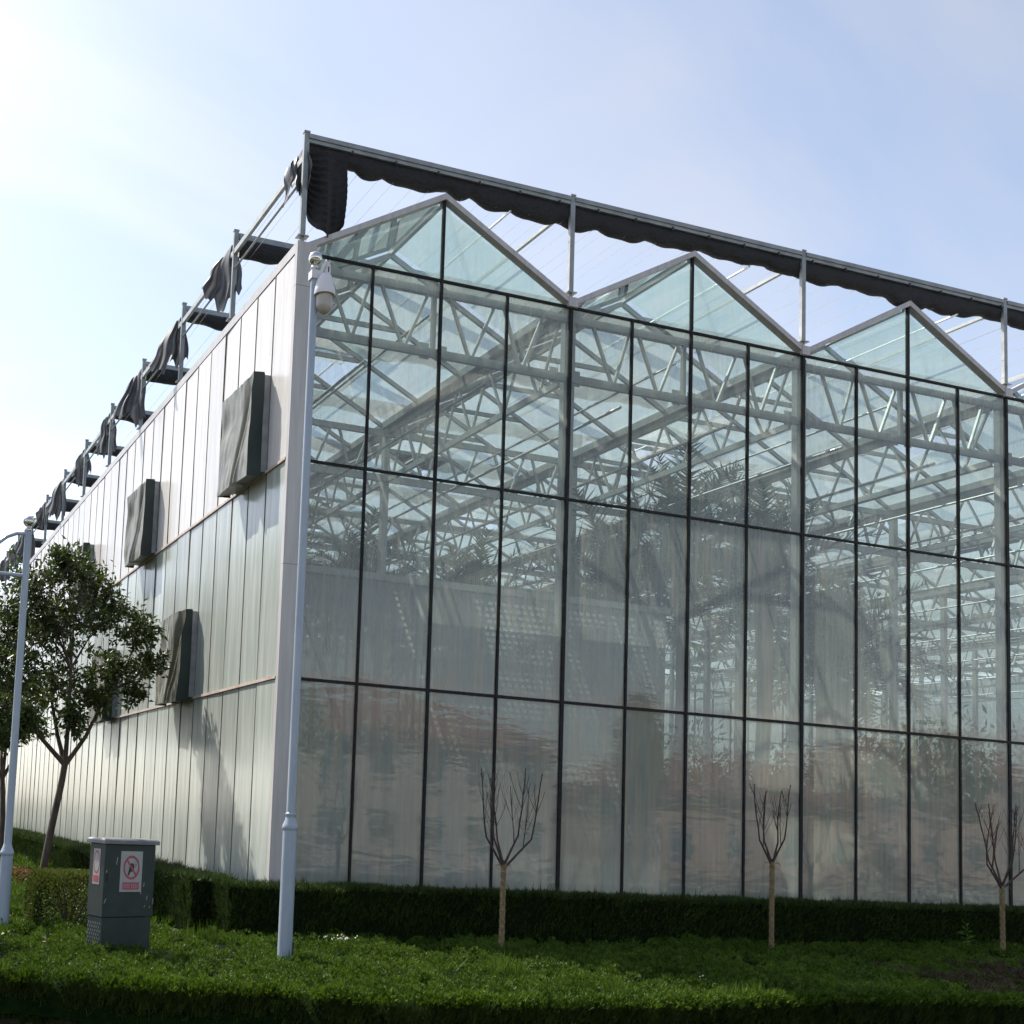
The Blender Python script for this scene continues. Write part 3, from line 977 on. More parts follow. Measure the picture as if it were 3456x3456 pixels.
words = ['corner', 'second', 'third', 'fourth', 'fifth', 'sixth', 'seventh', 'eighth', 'ninth', 'tenth', 'eleventh']
for k in range(11):
    rr_ = random.Random(50 + k)
    o = rag(50 + k, PY * k + 0.10, 0.42 if k == 0 else rr_.choice([0.55, 0.7, 0.85, 0.95, 1.05]))
    tag(o, 'ragged grey net end drooping by the %s roof post along the panelled side' % words[k], 'net', 'ragged net ends along the side wall')

# ------------------------------------------------------------------ fan boxes on the side wall
def fan_box(y0, wd, z0, z1, seed, label, dark_fold=0.5):
    r_ = random.Random(seed)
    E_ = empty('fan_box', (-0.09, y0 + wd / 2, z0), label, 'fan box', 'covered fan boxes on the side wall')
    reparent(MB().box(-0.20, -0.092, y0, y0 + wd, z0, z1).build('housing', 'fanbox'), E_)
    ph = [r_.uniform(0, 6.28) for _ in range(8)]
    fd = dark_fold
    def wrinkle(u_, v):
        # u along wall away from the corner, v from top to bottom
        sag = -0.035 * math.sin(math.pi * u_) * math.sin(math.pi * min(1, v * 1.1))
        c0 = fd + 0.40 * v
        wdt = 0.115 - 0.05 * v
        d_ = (u_ - c0) / wdt
        fold = -0.20 * math.exp(-abs(d_) ** 3) * min(1, 0.15 + 1.5 * v) + 0.05 * math.exp(-((u_ - c0 + 1.6 * wdt) / 0.03) ** 2) * v
        ar = np.array
        crease = 0.030 * float(vnoise(ar([u_ * 3.0 + v * 1.2]), ar([v * 1.6 - u_]), 1.0, seed + 40)[0]) + 0.016 * abs(float(vnoise(ar([u_ * 7 - v * 3]), ar([v * 3 + u_ * 2]), 1.0, seed + 60)[0])) + 0.006 * float(vnoise(ar([u_ * 22]), ar([v * 6]), 1.0, seed + 80)[0])
        swag = -0.05 * math.exp(-(((u_ - 0.86) / 0.16) ** 2 + ((v - 0.30) / 0.14) ** 2))
        pleat = crease
        return sag + fold + swag + pleat
    def front(u_, v):
        x = -0.43 - wrinkle(u_, v) + (0.05 * (1 - u_) ** 2) * (1 - v)
        y = y0 - 0.015 + (wd + 0.03) * u_
        z = z1 + 0.02 - (z1 - z0 + 0.10) * v - 0.05 * u_ * (1 - v) - 0.02 * math.sin(5 * u_ + ph[3]) * v
        return (x, y, z)
    def side(edge):
        def fn_(u_, v):
            a = front(edge, v)
            return (a[0] + (-0.205 - a[0]) * u_ , a[1] + 0.012 * math.sin(v * 8 + ph[4]) * u_, a[2] + 0.03 * math.sin(v * 11 + ph[5]) * u_ * 0.3)
        return fn_
    def cap(edge):
        def fn_(u_, v):
            a = front(u_, edge)
            return (a[0] + (-0.205 - a[0]) * v, a[1], a[2] + (0.02 if edge < 0.5 else 0.05) * v)
        return fn_
    def join(parts_, nm, mt):
        q = MB()
        for g_ in parts_:
            off = len(q.v)
            q.v += g_.v
            q.f += [tuple(i + off for i in f_) for f_ in g_.f]
            q.mi += g_.mi
        return reparent(q.build(nm, mt, smooth=True), E_)
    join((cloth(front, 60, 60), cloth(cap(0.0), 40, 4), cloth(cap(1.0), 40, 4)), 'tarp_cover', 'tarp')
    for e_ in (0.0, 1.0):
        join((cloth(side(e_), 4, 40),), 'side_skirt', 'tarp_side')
    return E_
fan_box(0.86, 1.40, 6.93, 8.50, 1, 'tarp-covered fan box high on the panel wall beside the corner cladding', 0.10)
fan_box(7.37, 1.42, 6.95, 8.50, 2, 'tarp-covered fan box in the upper row, second from the corner cladding', 0.16)
fan_box(13.90, 1.42, 6.95, 8.50, 3, 'tarp-covered fan box in the upper row, peeping above the leafy tree crown', 0.2)
fan_box(4.10, 1.40, 3.62, 5.20, 4, 'tarp-covered fan box in the lower row beside the leafy tree crown', 0.05)
fan_box(10.19, 1.42, 3.62, 5.20, 5, 'tarp-covered fan box in the lower row, half hidden by the leafy tree', 0.12)

# ------------------------------------------------------------------ camera pole
CP = empty('camera_pole', (-1.221, -3.506, BED_Z), 'tall white camera pole with ball top standing in front of the greenhouse corner', 'camera pole')
px_, py_ = -1.221, -3.506
q = MB()
q.lathe([(0.083, BED_Z), (0.083, 0.2), (0.082, 1.0), (0.082, 1.42)], px_, py_, 24)
reparent(q.build('lower_shaft', 'pole', smooth=True), CP)
q = MB()
q.lathe([(0.082, 1.42), (0.090, 1.43), (0.090, 1.47), (0.083, 1.49), (0.060, 1.545), (0.055, 1.585), (0.062, 1.592), (0.062, 1.612), (0.052, 1.62)], px_, py_, 24)
reparent(q.build('collar', 'pole', smooth=True), CP)
q = MB()
q.lathe([(0.051, 1.62), (0.048, 5.0), (0.045, 8.05)], px_, py_, 24)
reparent(q.build('upper_shaft', 'pole', smooth=True), CP)
q = MB()
q.lathe([(0.045, 8.05), (0.054, 8.056), (0.050, 8.08), (0.030, 8.095), (0.030, 8.11)], px_, py_, 20)
reparent(q.build('cap', 'chrome', smooth=True), CP)
def ball(cx, cy_, cz, rr, n=14):
    return [(max(0.001, rr * math.sin(math.pi * k / n)), cz - rr * math.cos(math.pi * k / n)) for k in range(n + 1)]
q = MB()
q.lathe(ball(0, 0, 8.185, 0.082), px_, py_, 20)
reparent(q.build('ball_finial', 'chrome', smooth=True), CP)
reparent(MB().box(px_ + 0.055, px_ + 0.09, py_ - 0.05, py_ + 0.03, BED_Z + 0.05, 0.17).build('access_door', 'dark'), CP)
reparent(MB().box(px_ - 0.058, px_ + 0.06, py_ - 0.056, py_ + 0.056, 7.92, 8.02).build('clamp', 'camwhite'), CP)

DC = empty('dome_camera', (-1.118, -3.56, 7.5), 'white dome surveillance camera hanging from the arm near the pole top', 'camera')
cxx, cyy = -1.116, -3.575
q = MB()
q.lathe([(0.001, 7.985), (0.045, 7.985), (0.075, 7.955), (0.105, 7.88), (0.122, 7.79), (0.128, 7.715), (0.126, 7.71), (0.105, 7.725)], cxx, cyy, 28)
reparent(q.build('housing', 'camwhite', smooth=True), DC)
q = MB()
prof = [(0.098, 7.73), (0.100, 7.65)] + [(max(0.001, 0.100 * math.cos(t)), 7.60 - 0.105 * math.sin(t)) for t in np.linspace(0, math.pi / 2, 9)]
q.lathe(prof, cxx, cyy, 28)
reparent(q.build('dome', 'camdome', smooth=True), DC)
q = MB()
q.tube([(px_ + 0.02, py_ - 0.03, 7.86), (px_ + 0.055, py_ - 0.05, 7.98), (px_ + 0.085, py_ - 0.07, 8.08), (cxx + 0.005, cyy, 8.125), (cxx + 0.03, cyy, 8.09), (cxx + 0.03, cyy, 7.97)], [0.018, 0.02, 0.026, 0.034, 0.034, 0.034], 10)
reparent(q.build('arm', 'camwhite', smooth=True), DC)
reparent(MB().box(cxx + 0.02, cxx + 0.032, cyy - 0.042, cyy - 0.03, 8.0, 8.06).build('slot', 'dark'), DC)

# ------------------------------------------------------------------ lamp post at the left
LX, LY = -4.02, -0.82
LP = empty('lamp_post', (LX, LY, BED_Z), 'white lamp post with ball top and curved arm beside the leafy tree', 'lamp post')
q = MB(); q.lathe([(0.080, BED_Z), (0.080, 0.88)], LX, LY, 22)
reparent(q.build('lower_shaft', 'pole', smooth=True), LP)
q = MB(); q.lathe([(0.080, 0.88), (0.089, 0.89), (0.089, 0.925), (0.080, 0.945), (0.058, 1.0), (0.053, 1.03)], LX, LY, 22)
reparent(q.build('collar', 'pole', smooth=True), LP)
q = MB(); q.lathe([(0.052, 1.03), (0.048, 3.2), (0.045, 5.13)], LX, LY, 22)
reparent(q.build('upper_shaft', 'pole', smooth=True), LP)
q = MB(); q.lathe([(0.045, 5.13), (0.052, 5.135), (0.048, 5.165), (0.03, 5.18), (0.03, 5.195)], LX, LY, 18)
reparent(q.build('cap', 'chrome', smooth=True), LP)
q = MB(); q.lathe(ball(0, 0, 5.265, 0.076), LX, LY, 20)
reparent(q.build('ball_finial', 'chrome', smooth=True), LP)
q = MB(); q.tube([(LX - 0.04, LY, 5.095), (LX - 0.15, LY, 5.085), (LX - 0.27, LY, 5.03), (LX - 0.38, LY, 4.93), (LX - 0.48, LY, 4.78), (LX - 0.54, LY, 4.62), (LX - 0.56, LY, 4.51)], [0.024] * 7, 10)
reparent(q.build('curved_arm', 'pole', smooth=True), LP)
q = MB(); q.tube([(LX - 0.04, LY, 4.535), (LX - 0.72, LY, 4.535)], 0.026, 10)
reparent(q.build('straight_arm', 'pole', smooth=True), LP)
q = MB(); q.lathe([(0.03, 4.50), (0.05, 4.46), (0.14, 4.38), (0.15, 4.34), (0.10, 4.10), (0.05, 4.06)], LX - 0.66, LY, 18)
reparent(q.build('lantern', 'camwhite', smooth=True), LP)

# ------------------------------------------------------------------ electrical cabinet
CB = bpy.data.objects.new('electrical_cabinet', None)
COL.objects.link(CB)
tag(CB, 'dark slate-green electrical cabinet with overhanging lid and red prohibition sticker', 'cabinet')
CB.location = (-3.235, -3.0, BED_Z)
CB.rotation_euler = (0, 0, R(20))
CWd, CDp = 0.695, 0.315
def cbx(x0, x1, y0, y1, z0, z1, nm, mt, par=None, bev=0.0):
    o = MB().box(x0, x1, y0, y1, z0 - BED_Z, z1 - BED_Z).build(nm, mt, par or CB)
    if bev:
        md = o.modifiers.new('bevel', 'BEVEL')
        md.width = bev
        md.segments = 3
    return o
cbx(0.012, CWd - 0.012, 0.012, CDp - 0.012, BED_Z - 0.05, 0.335, 'plinth', 'cab')
cbx(0, CWd, 0, CDp, 0.342, 1.16, 'body', 'cab', bev=0.006)
# lid with a shallow hip
q = MB()
lz = 1.162 - BED_Z
ov = 0.035
for z_, i_ in ((lz, 0), (lz + 0.042, 0), (lz + 0.062, 0.025)):
    q.v += [(-ov + i_, -ov + i_, z_), (CWd + ov - i_, -ov + i_, z_), (CWd + ov - i_, CDp + ov - i_, z_), (-ov + i_, CDp + ov - i_, z_)]
for a in (0, 4):
    for k in range(4):
        q.f.append((a + k, a + (k + 1) % 4, a + 4 + (k + 1) % 4, a + 4 + k))
q.f += [(3, 2, 1, 0), (8, 9, 10, 11)]
q.mi = [0] * len(q.f)
lid = q.build('lid', 'cablid', CB)
md = lid.modifiers.new('bevel', 'BEVEL'); md.width = 0.006; md.segments = 2
# embossed studs on the side of the plinth
stud = MB(); stud.box(-0.006, 0.0, -0.008, 0.008, -0.012, 0.012)
stud_me = stud.mesh('vent_stud', 'cablid')
for r_i in range(9):
    for c_i in range(6):
        link('vent_stud', stud_me, CB, (0.0118, 0.045 + c_i * 0.045 + (0.022 if r_i % 2 else 0), 0.05 + r_i * 0.042))
# sticker on the front
sx0, sx1, sz0, sz1 = 0.215, 0.515, 0.625 - BED_Z, 1.085 - BED_Z
st = MB().box(sx0, sx1, -0.0035, -0.0005, sz0, sz1).build('sticker', 'stick_w', CB)
scx, scz, ro, ri = (sx0 + sx1) / 2, sz1 - 0.185, 0.112, 0.090
q = MB()
for k in range(40):
    a, b = 2 * math.pi * k / 40, 2 * math.pi * (k + 1) / 40
    P_ = lambda rr, t, y: (scx + rr * math.cos(t), y, scz + rr * 1.22 * math.sin(t))
    q.quad(P_(ri, a, -0.0050), P_(ri, b, -0.0050), P_(ro, b, -0.0050), P_(ro, a, -0.0050))
q.bar((scx - 0.068, -0.0058, scz + 0.088), (scx + 0.068, -0.0058, scz - 0.088), 0.002, 0.022, up=(1, 0, 1))
q.build('prohibition_ring', 'stick_r', st)
q = MB()
hand = [(-0.05, -0.085), (-0.03, -0.088), (-0.012, -0.05), (0.012, -0.045), (0.02, -0.02), (0.04, -0.01), (0.036, 0.03), (0.02, 0.045), (-0.006, 0.048), (-0.022, 0.03), (-0.030, 0.0)]
q.v = [(scx + x, -0.0046, scz + z * 1.05) for x, z in hand]
q.f, q.mi = [tuple(range(len(hand)))], [0]
q.box(scx + 0.048, scx + 0.053, -0.0047, -0.0043, scz + 0.0, scz + 0.045)
q.box(scx + 0.062, scx + 0.067, -0.0047, -0.0043, scz + 0.01, scz + 0.04)
q.build('hand_symbol', 'stick_k', st)
MB().box(scx - 0.113, scx + 0.113, -0.0052, -0.004, sz0 + 0.025, sz0 + 0.108).build('red_plate', 'stick_r', st)
q = MB()
r_ = random.Random(4)
for k in range(8):
    gx = scx - 0.100 + k * 0.0235 + (0.016 if k > 3 else 0)
    zc = sz0 + 0.066
    q.box(gx, gx + 0.018, -0.0062, -0.0055, zc + 0.016, zc + 0.021)
    q.box(gx + 0.007, gx + 0.011, -0.0064, -0.0057, zc - 0.022, zc + 0.024)
    q.box(gx + r_.uniform(0, 0.003), gx + 0.017, -0.0060, -0.0053, zc - 0.002, zc + 0.003)
    q.box(gx, gx + 0.018, -0.0061, -0.0054, zc - 0.024, zc - 0.019)
q.build('lettering', 'stick_w', st)
# sticker on the narrow side
st2 = MB().box(-0.0035, -0.0005, 0.09, 0.23, 0.70 - BED_Z, 1.10 - BED_Z).build('sticker', 'stick_w', CB)
q = MB()
for k in range(32):
    a, b = 2 * math.pi * k / 32, 2 * math.pi * (k + 1) / 32
    P_ = lambda rr, t: (-0.0050, 0.16 + rr * 0.55 * math.cos(t), 0.95 - BED_Z + rr * 1.2 * math.sin(t))
    q.quad(P_(ri, a), P_(ri, b), P_(ro, b), P_(ro, a))
q.box(-0.0052, -0.004, 0.105, 0.215, 0.725 - BED_Z, 0.80 - BED_Z)
q.build('prohibition_ring', 'stick_r', st2)
# scratches
q = MB()
for x, z, l_, a in ((0.16, 0.93, 0.085, 0.12), (0.55, 0.68, 0.05, 0.1), (0.51, 0.60, 0.03, 0.3), (0.60, 0.53, 0.05, 0.15), (0.02, 0.50, 0.05, 0.5), (0.03, 0.84, 0.03, 0.1), (0.57, 0.45, 0.02, 0.6), (0.645, 0.44, 0.02, 0.2)):
    q.bar((x, -0.0015, z - BED_Z), (x + l_ * a, -0.0015, z - BED_Z + l_), 0.002, 0.007, up=(1, 0, 0.1))
q.build('scratch', 'scratch', CB)
for z_ in (0.48, 0.98):
    MB().box(CWd - 0.016, CWd - 0.004, -0.010, -0.0005, z_ - BED_Z, z_ + 0.07 - BED_Z).build('hinge', 'cablid', CB)
MB().box(0.045, 0.062, -0.016, -0.0005, 0.74 - BED_Z, 0.83 - BED_Z).build('handle', 'dark', CB)
MB().box(0.020, 0.023, -0.0012, -0.0002, 0.36 - BED_Z, 1.14 - BED_Z).build('door_gap', 'dark', CB)
q = MB().box(0.30, 0.40, -0.004, -0.0005, 0.40 - BED_Z, 0.44 - BED_Z)
q.build('lock_plate', 'cab', CB)

# ------------------------------------------------------------------ hedges
def cover_h(x, y):
    return 0.05 * vnoise(x, y, 0.9, 1) + 0.03 * vnoise(x + 3, y, 2.3, 2) - 0.06
def hedge(name, path, width, h0, h1, label, dens, zb=BED_Z, lscale=1.0):
    """clipped conifer hedge along a path: dark inside, thousands of upright sprays on top and both faces"""
    path = [Vector((p[0], p[1], 0)) for p in path]
    core = MB()
    parts = []
    total = sum((b - a).length for a, b in zip(path, path[1:]))
    run = 0
    prev = None
    for a, b in zip(path, path[1:]):
        L = (b - a).length
        d = (b - a) / L
        nrm = Vector((d.y, -d.x, 0))
        hm = h0 + (h1 - h0) * (run + L / 2) / total
        w2 = width / 2
        # core
        c0, c1 = a, b
        i = len(core.v)
        for e in (c0, c1):
            hh = h0 + (h1 - h0) * (run if e is a else run + L) / total
            for sx, z in ((-w2 + 0.05, zb), (w2 - 0.05, zb), (w2 - 0.05, hh - 0.05), (-w2 + 0.05, hh - 0.05)):
                pnt = e - nrm * sx
                core.v.append((pnt.x, pnt.y, z))
        core.f += [(i, i + 1, i + 5, i + 4), (i + 1, i + 2, i + 6, i + 5), (i + 2, i + 3, i + 7, i + 6), (i + 3, i, i + 4, i + 7), (i, i + 3, i + 2, i + 1), (i + 4, i + 5, i + 6, i + 7)]
        core.mi += [0] * 6
        dn = np.array([d.x, d.y, 0]); nn = np.array([nrm.x, nrm.y, 0]); a_ = np.array([a.x, a.y, 0])
        # faces
        for sgn, dd in ((1, dens), (-1, dens * 0.35)):
            K = int(L * (hm - zb) * dd)
            t = rng.uniform(0, L, K)
            z = rng.uniform(zb, hm, K)
            bul = 0.03 * vnoise(t * 1.0 + run, z * 2, 2.0, 5)
            P_ = a_ + dn * t[:, None] + nn * (sgn * (w2 - 0.05 + bul))[:, None]
            P_[:, 2] = z
            D_ = np.tile(nn * sgn * 0.55 + np.array([0, 0, 0.9]), (K, 1))
            parts.append(sprays(P_, D_, 4, 0.085 * lscale, 0.013 * lscale, 0.28))
        K = int(L * width * dens * 1.3)
        t = rng.uniform(0, L, K)
        s = rng.uniform(-w2, w2, K)
        P_ = a_ + dn * t[:, None] + nn * s[:, None]
        hh = h0 + (h1 - h0) * (run + t) / total
        P_[:, 2] = hh - 0.05 + 0.03 * vnoise(P_[:, 0], P_[:, 1], 2.5, 8)
        parts.append(sprays(P_, np.tile(np.array([0, 0, 1.0]), (K, 1)), 4, 0.075 * lscale, 0.013 * lscale, 0.38))
        # stray shoots
        K = int(L * 5)
        t = rng.uniform(0, L, K); s = rng.uniform(-w2, w2, K)
        P_ = a_ + dn * t[:, None] + nn * s[:, None]
        P_[:, 2] = hm - 0.02
        parts.append(sprays(P_, np.tile(np.array([0, 0, 1.0]), (K, 1)), 3, 0.14 * lscale, 0.012 * lscale, 0.22))
        # closed ends
        for e, sg in ((a, -1), (b, 1)):
            if (e is path[0]) or (e is path[-1]):
                K = int(width * (hm - zb) * dens)
                s = rng.uniform(-w2, w2, K); z = rng.uniform(zb, hm, K)
                P_ = np.array([e.x, e.y, 0]) + nn * s[:, None] - dn * sg * 0.02
                P_[:, 2] = z
                parts.append(sprays(P_, np.tile(dn * sg * 0.5 + np.array([0, 0, 0.9]), (K, 1)), 4, 0.085 * lscale, 0.013 * lscale, 0.28))
        run += L
    E_ = empty(name, (path[0].x, path[0].y, zb), label, 'hedge')
    reparent(core.build('inner_growth', 'hedgecore'), E_)
    V_, F_, T_ = cat(parts)
    reparent(link('foliage', tri_mesh('foliage', V_, F_, 'hedge', T_)), E_)
    return E_
HW = 0.75
hedge('clipped_hedge', [(-1.10, -0.86), (4.5, -0.95), (10.5, -0.56), (16.0, -0.30), (20, -0.2)], HW, 0.655, 0.585, 'long clipped dark green hedge running below the glass front', 620)
hedge('clipped_hedge', [(-1.08, -0.46), (-1.03, 8.0), (-0.98, 18.0), (-0.95, 30.0)], 0.70, 0.66, 0.62, 'clipped hedge running along the foot of the white panelled wall', 430, lscale=1.15)

# ------------------------------------------------------------------ juniper ground cover
def in_bed(x, y):
    a = y > edge_y(x) + 0.02
    front = (x > -1.45) & (y > -0.55)
    return a & ~front
def scatter(n, x0, x1, y0, y1):
    x = rng.uniform(x0, x1, n); y = rng.uniform(y0, y1, n)
    k = in_bed(x, y)
    return x[k], y[k]
def brown_w(x, y):
    d = ((x - 10.8) / 4.2) ** 2 + ((y + 5.2) / 2.3) ** 2
    return np.clip(1.25 - d + 0.5 * vnoise(x, y, 1.1, 12), 0, 1)
parts, dry = [], []
def clumps(n, box_, rad, per, ln, wd, dome):
    """cushions of short shoots: each clump is a little dome of sprays, dark gaps stay between them"""
    x, y = scatter(n, *box_)
    K = len(x)
    rr = rad * rng.uniform(0.6, 1.35, K)
    a = rng.uniform(0, 2 * np.pi, (K, per)); q_ = np.sqrt(rng.uniform(0, 1, (K, per)))
    dx = np.cos(a) * q_; dy = np.sin(a) * q_
    X = x[:, None] + dx * rr[:, None]; Y = y[:, None] + dy * rr[:, None]
    hh = dome * rng.uniform(0.5, 1.5, K)
    Z = cover_h(x, y)[:, None] + hh[:, None] * (1 - q_ ** 2) - 0.02
    bw_ = (rng.uniform(0, 1, K) < brown_w(x, y) * 0.9)[:, None] & np.ones((1, per), bool)
    D_ = np.stack([dx * 0.75, dy * 0.75, np.full_like(dx, 0.85)], -1)
    for mask, dst, up in ((~bw_, parts, 1.0), (bw_, dry, 1.5)):
        P_ = np.stack([X[mask], Y[mask], Z[mask]], 1)
        if len(P_):
            dst.append(sprays(P_, D_[mask], 4, ln * up, wd, 0.33))
clumps(4200, (-5.5, 15.5, -6.6, -0.7), 0.125, 46, 0.036, 0.012, 0.095)
clumps(260, (-7.5, -1.4, -0.7, 6.0), 0.22, 40, 0.09, 0.018, 0.10)
clumps(260, (-7.5, -1.4, 6.0, 26.0), 0.4, 30, 0.16, 0.035, 0.14)
# clipped front of the bed: upright columns of shoots with dark clefts between
skirt = []
for k in range(760):
    x0 = rng.uniform(-6.5, 15.0)
    zc = rng.uniform(-0.42, -0.10)
    hw, hz, dp = rng.uniform(0.05, 0.13), rng.uniform(0.10, 0.24), rng.uniform(0.03, 0.12)
    n_ = 42
    u1 = rng.uniform(-1, 1, n_); u2 = rng.uniform(-1, 1, n_)
    ox = x0 + u1 * hw
    P_ = np.stack([ox, edge_y(ox) + 0.17 - dp * (1 - u1 ** 2), np.minimum(zc + u2 * hz, -0.09)], 1)
    D_ = np.stack([u1 * 0.35, np.full(n_, -0.45), np.full(n_, 0.9)], 1)
    skirt.append(sprays(P_, D_, 4, 0.085, 0.012, 0.2))
# overhanging brow of cushions along the edge
xb_ = rng.uniform(-6.5, 15, 420)
for x0 in xb_:
    n_ = 30
    a_ = rng.uniform(0, 6.283, n_); q_ = np.sqrt(rng.uniform(0, 1, n_)); rr_ = rng.uniform(0.07, 0.15)
    P_ = np.stack([x0 + np.cos(a_) * q_ * rr_, edge_y(x0) + 0.06 + np.sin(a_) * q_ * rr_, -0.07 + 0.09 * (1 - q_ ** 2) + 0.03 * rng.uniform(-1, 1)], 1)
    D_ = np.stack([np.cos(a_) * q_ * 0.7, np.sin(a_) * q_ * 0.7 - 0.2, np.full(n_, 0.85)], 1)
    parts.append(sprays(P_, D_, 4, 0.042, 0.012, 0.3))
# taller uncut tufts
for cx0, cy0, n_, ln in ((1.0, -4.5, 60, 0.22), (1.05, -4.3, 40, 0.18), (3.0, -5.9, 70, 0.17), (2.6, -5.95, 50, 0.15), (2.2, -2.7, 30, 0.16), (-1.1, -3.7, 30, 0.16), (-2.6, -2.2, 30, 0.17), (-1.55, -1.6, 40, 0.2), (1.5, -5.7, 60, 0.16)):
    P_ = np.stack([rng.normal(cx0, 0.09, n_), rng.normal(cy0, 0.06, n_), np.full(n_, -0.05)], 1)
    parts.append(sprays(P_, np.tile(np.array([0, 0, 1.0]), (n_, 1)), 3, ln, 0.010, 0.18))
V_, F_, T_ = cat(parts)
tag(link('juniper_ground_cover', tri_mesh('juniper_ground_cover', V_, F_, 'juniper', T_)), 'low bright green juniper ground cover filling the bed', 'ground cover', kind='stuff')
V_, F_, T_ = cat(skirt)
tag(link('shaded_juniper_skirt', tri_mesh('shaded_juniper_skirt', V_, F_, 'hedge', T_)), 'clipped front face of the juniper bed, shade put into its dark green', 'ground cover', kind='stuff')  # darker hedge foliage colour stands in for shade on this face
V_, F_, T_ = cat(dry)
tag(link('dry_ground_cover', tri_mesh('dry_ground_cover', V_, F_, 'drygrass', T_)), 'brown withered patch of ground cover in the shade', 'ground cover', kind='stuff')
# mounded litter layer below the sprays
q = MB()
gx = np.arange(-8, 18.01, 0.2); gy = np.arange(-6.6, 28.01, 0.2)
XX, YY = np.meshgrid(gx, gy, indexing='ij')
YY2 = np.maximum(YY, edge_y(XX) + 0.0)
ZZ = cover_h(XX, YY2) - 0.03 - 0.35 * np.clip((edge_y(XX) + 0.25 - YY2) / 0.25, 0, 1) ** 2
q.v = [tuple(v) for v in np.stack([XX, YY2, ZZ], -1).reshape(-1, 3)]
ny = len(gy)
for i in range(len(gx) - 1):
    for j in range(ny - 1):
        xm, ym = gx[i] + 0.1, gy[j] + 0.1
        if ym > edge_y(xm) - 0.15 and not (xm > -1.2 and ym > -0.7):
            q.f.append((i * ny + j, (i + 1) * ny + j, (i + 1) * ny + j + 1, i * ny + j + 1))
q.mi = [0] * len(q.f)
tag(q.build('ground_cover_mat', 'cover', smooth=True), 'dark matted layer beneath the juniper shoots', 'ground cover', kind='stuff')

# ------------------------------------------------------------------ trees
def branch_tubes(q, pts, r0, r1, n=6):
    k = len(pts)
    q.tube(pts, [r0 + (r1 - r0) * i / (k - 1) for i in range(k)], n)
def bend(p, d, L, n, wob, up, r_):
    pts = [p.copy()]
    d = d.normalized()
    for i in range(n):
        d = (d + Vector((r_.gauss(0, wob), r_.gauss(0, wob), r_.gauss(0, wob) + up))).normalized()
        pts.append(pts[-1] + d * L / n)
    return pts, d
def leafy_tree(name, loc, hgt, label, seed, nleaf=15000, lobes=None, fork=2.3, trunk_r=0.085, crown_r=1.5, group=None, leaf_l=0.085):
    r_ = random.Random(seed)
    E_ = empty(name, loc, label, 'tree', group)
    q = MB()
    base = Vector((0, 0, 0))
    tp, td = bend(base - Vector((0, 0, 0.1)), Vector((0.05, 0, 1)), fork + 0.1, 7, 0.03, 0.02, r_)
    q.tube(tp, [trunk_r * (1.25 if i == 0 else 1.02 - 0.03 * i) for i in range(len(tp))], 10)
    tips = []
    lobes = lobes or []
    cen = Vector((sum(l[0] for l in lobes) / len(lobes), 0, sum(l[2] for l in lobes) / len(lobes)))
    sx_ = max(abs(l[0]) for l in lobes)
    prim = []
    for fx, fy, fz in ((-0.42, 0.1, 0.30), (0.05, -0.2, 0.62), (0.50, 0.1, 0.42), (-0.05, 0.35, 0.40)):
        p0 = tp[-1]
        e = Vector((cen.x + fx * sx_, fy * sx_, fork + (cen.z - fork) * (0.25 + fz)))
        m1 = p0 + (e - p0) * 0.45 + Vector((fx * 0.10, fy * 0.1, -0.08))
        branch_tubes(q, [p0 - Vector((0, 0, 0.05)), m1, e], trunk_r * 0.68, trunk_r * 0.36, 8)
        prim.append(e)
    for (lx, ly, lz, lr) in lobes:
        tgt = Vector((lx, ly, lz))
        p0 = min(prim, key=lambda e: (e - tgt).length)
        mid = p0 + (tgt - p0) * 0.5 + Vector((r_.gauss(0, 0.06), r_.gauss(0, 0.06), 0.03))
        pts = [p0, p0 + (mid - p0) * 0.5, mid, mid + (tgt - mid) * 0.55, tgt]
        branch_tubes(q, pts, trunk_r * 0.32, trunk_r * 0.12, 6)
        for k in range(int(22 * lr / 0.6)):
            s = pts[r_.choice([2, 3, 3, 4, 4])]
            v = Vector((r_.gauss(0, 1), r_.gauss(0, 1), r_.gauss(0.15, 0.8))).normalized()
            e = tgt + v * lr * r_.uniform(0.45, 1.0)
            m_ = s + (e - s) * 0.5 + Vector((r_.gauss(0, 0.06), r_.gauss(0, 0.06), r_.gauss(0, 0.05)))
            branch_tubes(q, [s, m_, e], trunk_r * 0.10, 0.004, 4)
            for z_ in range(8):
                e2 = e + Vector((r_.gauss(0, 0.17), r_.gauss(0, 0.17), r_.gauss(0.02, 0.16))) * (lr / 0.6)
                tips.append((m_ + (e2 - m_) * r_.uniform(0.45, 0.8), e2))
    reparent_local(q.build('trunk', 'bark', smooth=True), E_)
    tw = MB()
    A = np.array([t[0] for t in tips]); B = np.array([t[1] for t in tips])
    for a, b in tips[::2]:
        tw.tube([a, b], [0.006, 0.003], 3, cap=False)
    tag(reparent_local(tw.build('twigs', 'bark'), E_), kind='stuff')
    # leaves in clusters along each twig, hanging a little
    per = max(4, nleaf // len(tips))
    i = np.repeat(np.arange(len(tips)), per)
    t = rng.uniform(0.25, 1.15, len(i))[:, None]
    P_ = A[i] + (B[i] - A[i]) * t + rng.normal(0, 0.045, (len(i), 3))
    D_ = unit(B[i] - A[i]) * 0.5 + rng.normal(0, 0.55, (len(i), 3)) + np.array([0, 0, -0.15])
    V_, F_, T_ = leaves(P_, D_, leaf_l, leaf_l * 0.42)
    reparent_local(link('crown', tri_mesh('crown', V_, F_, 'leaf', T_)), E_)
    return E_
def reparent_local(o, p):
    o.parent = p
    return o
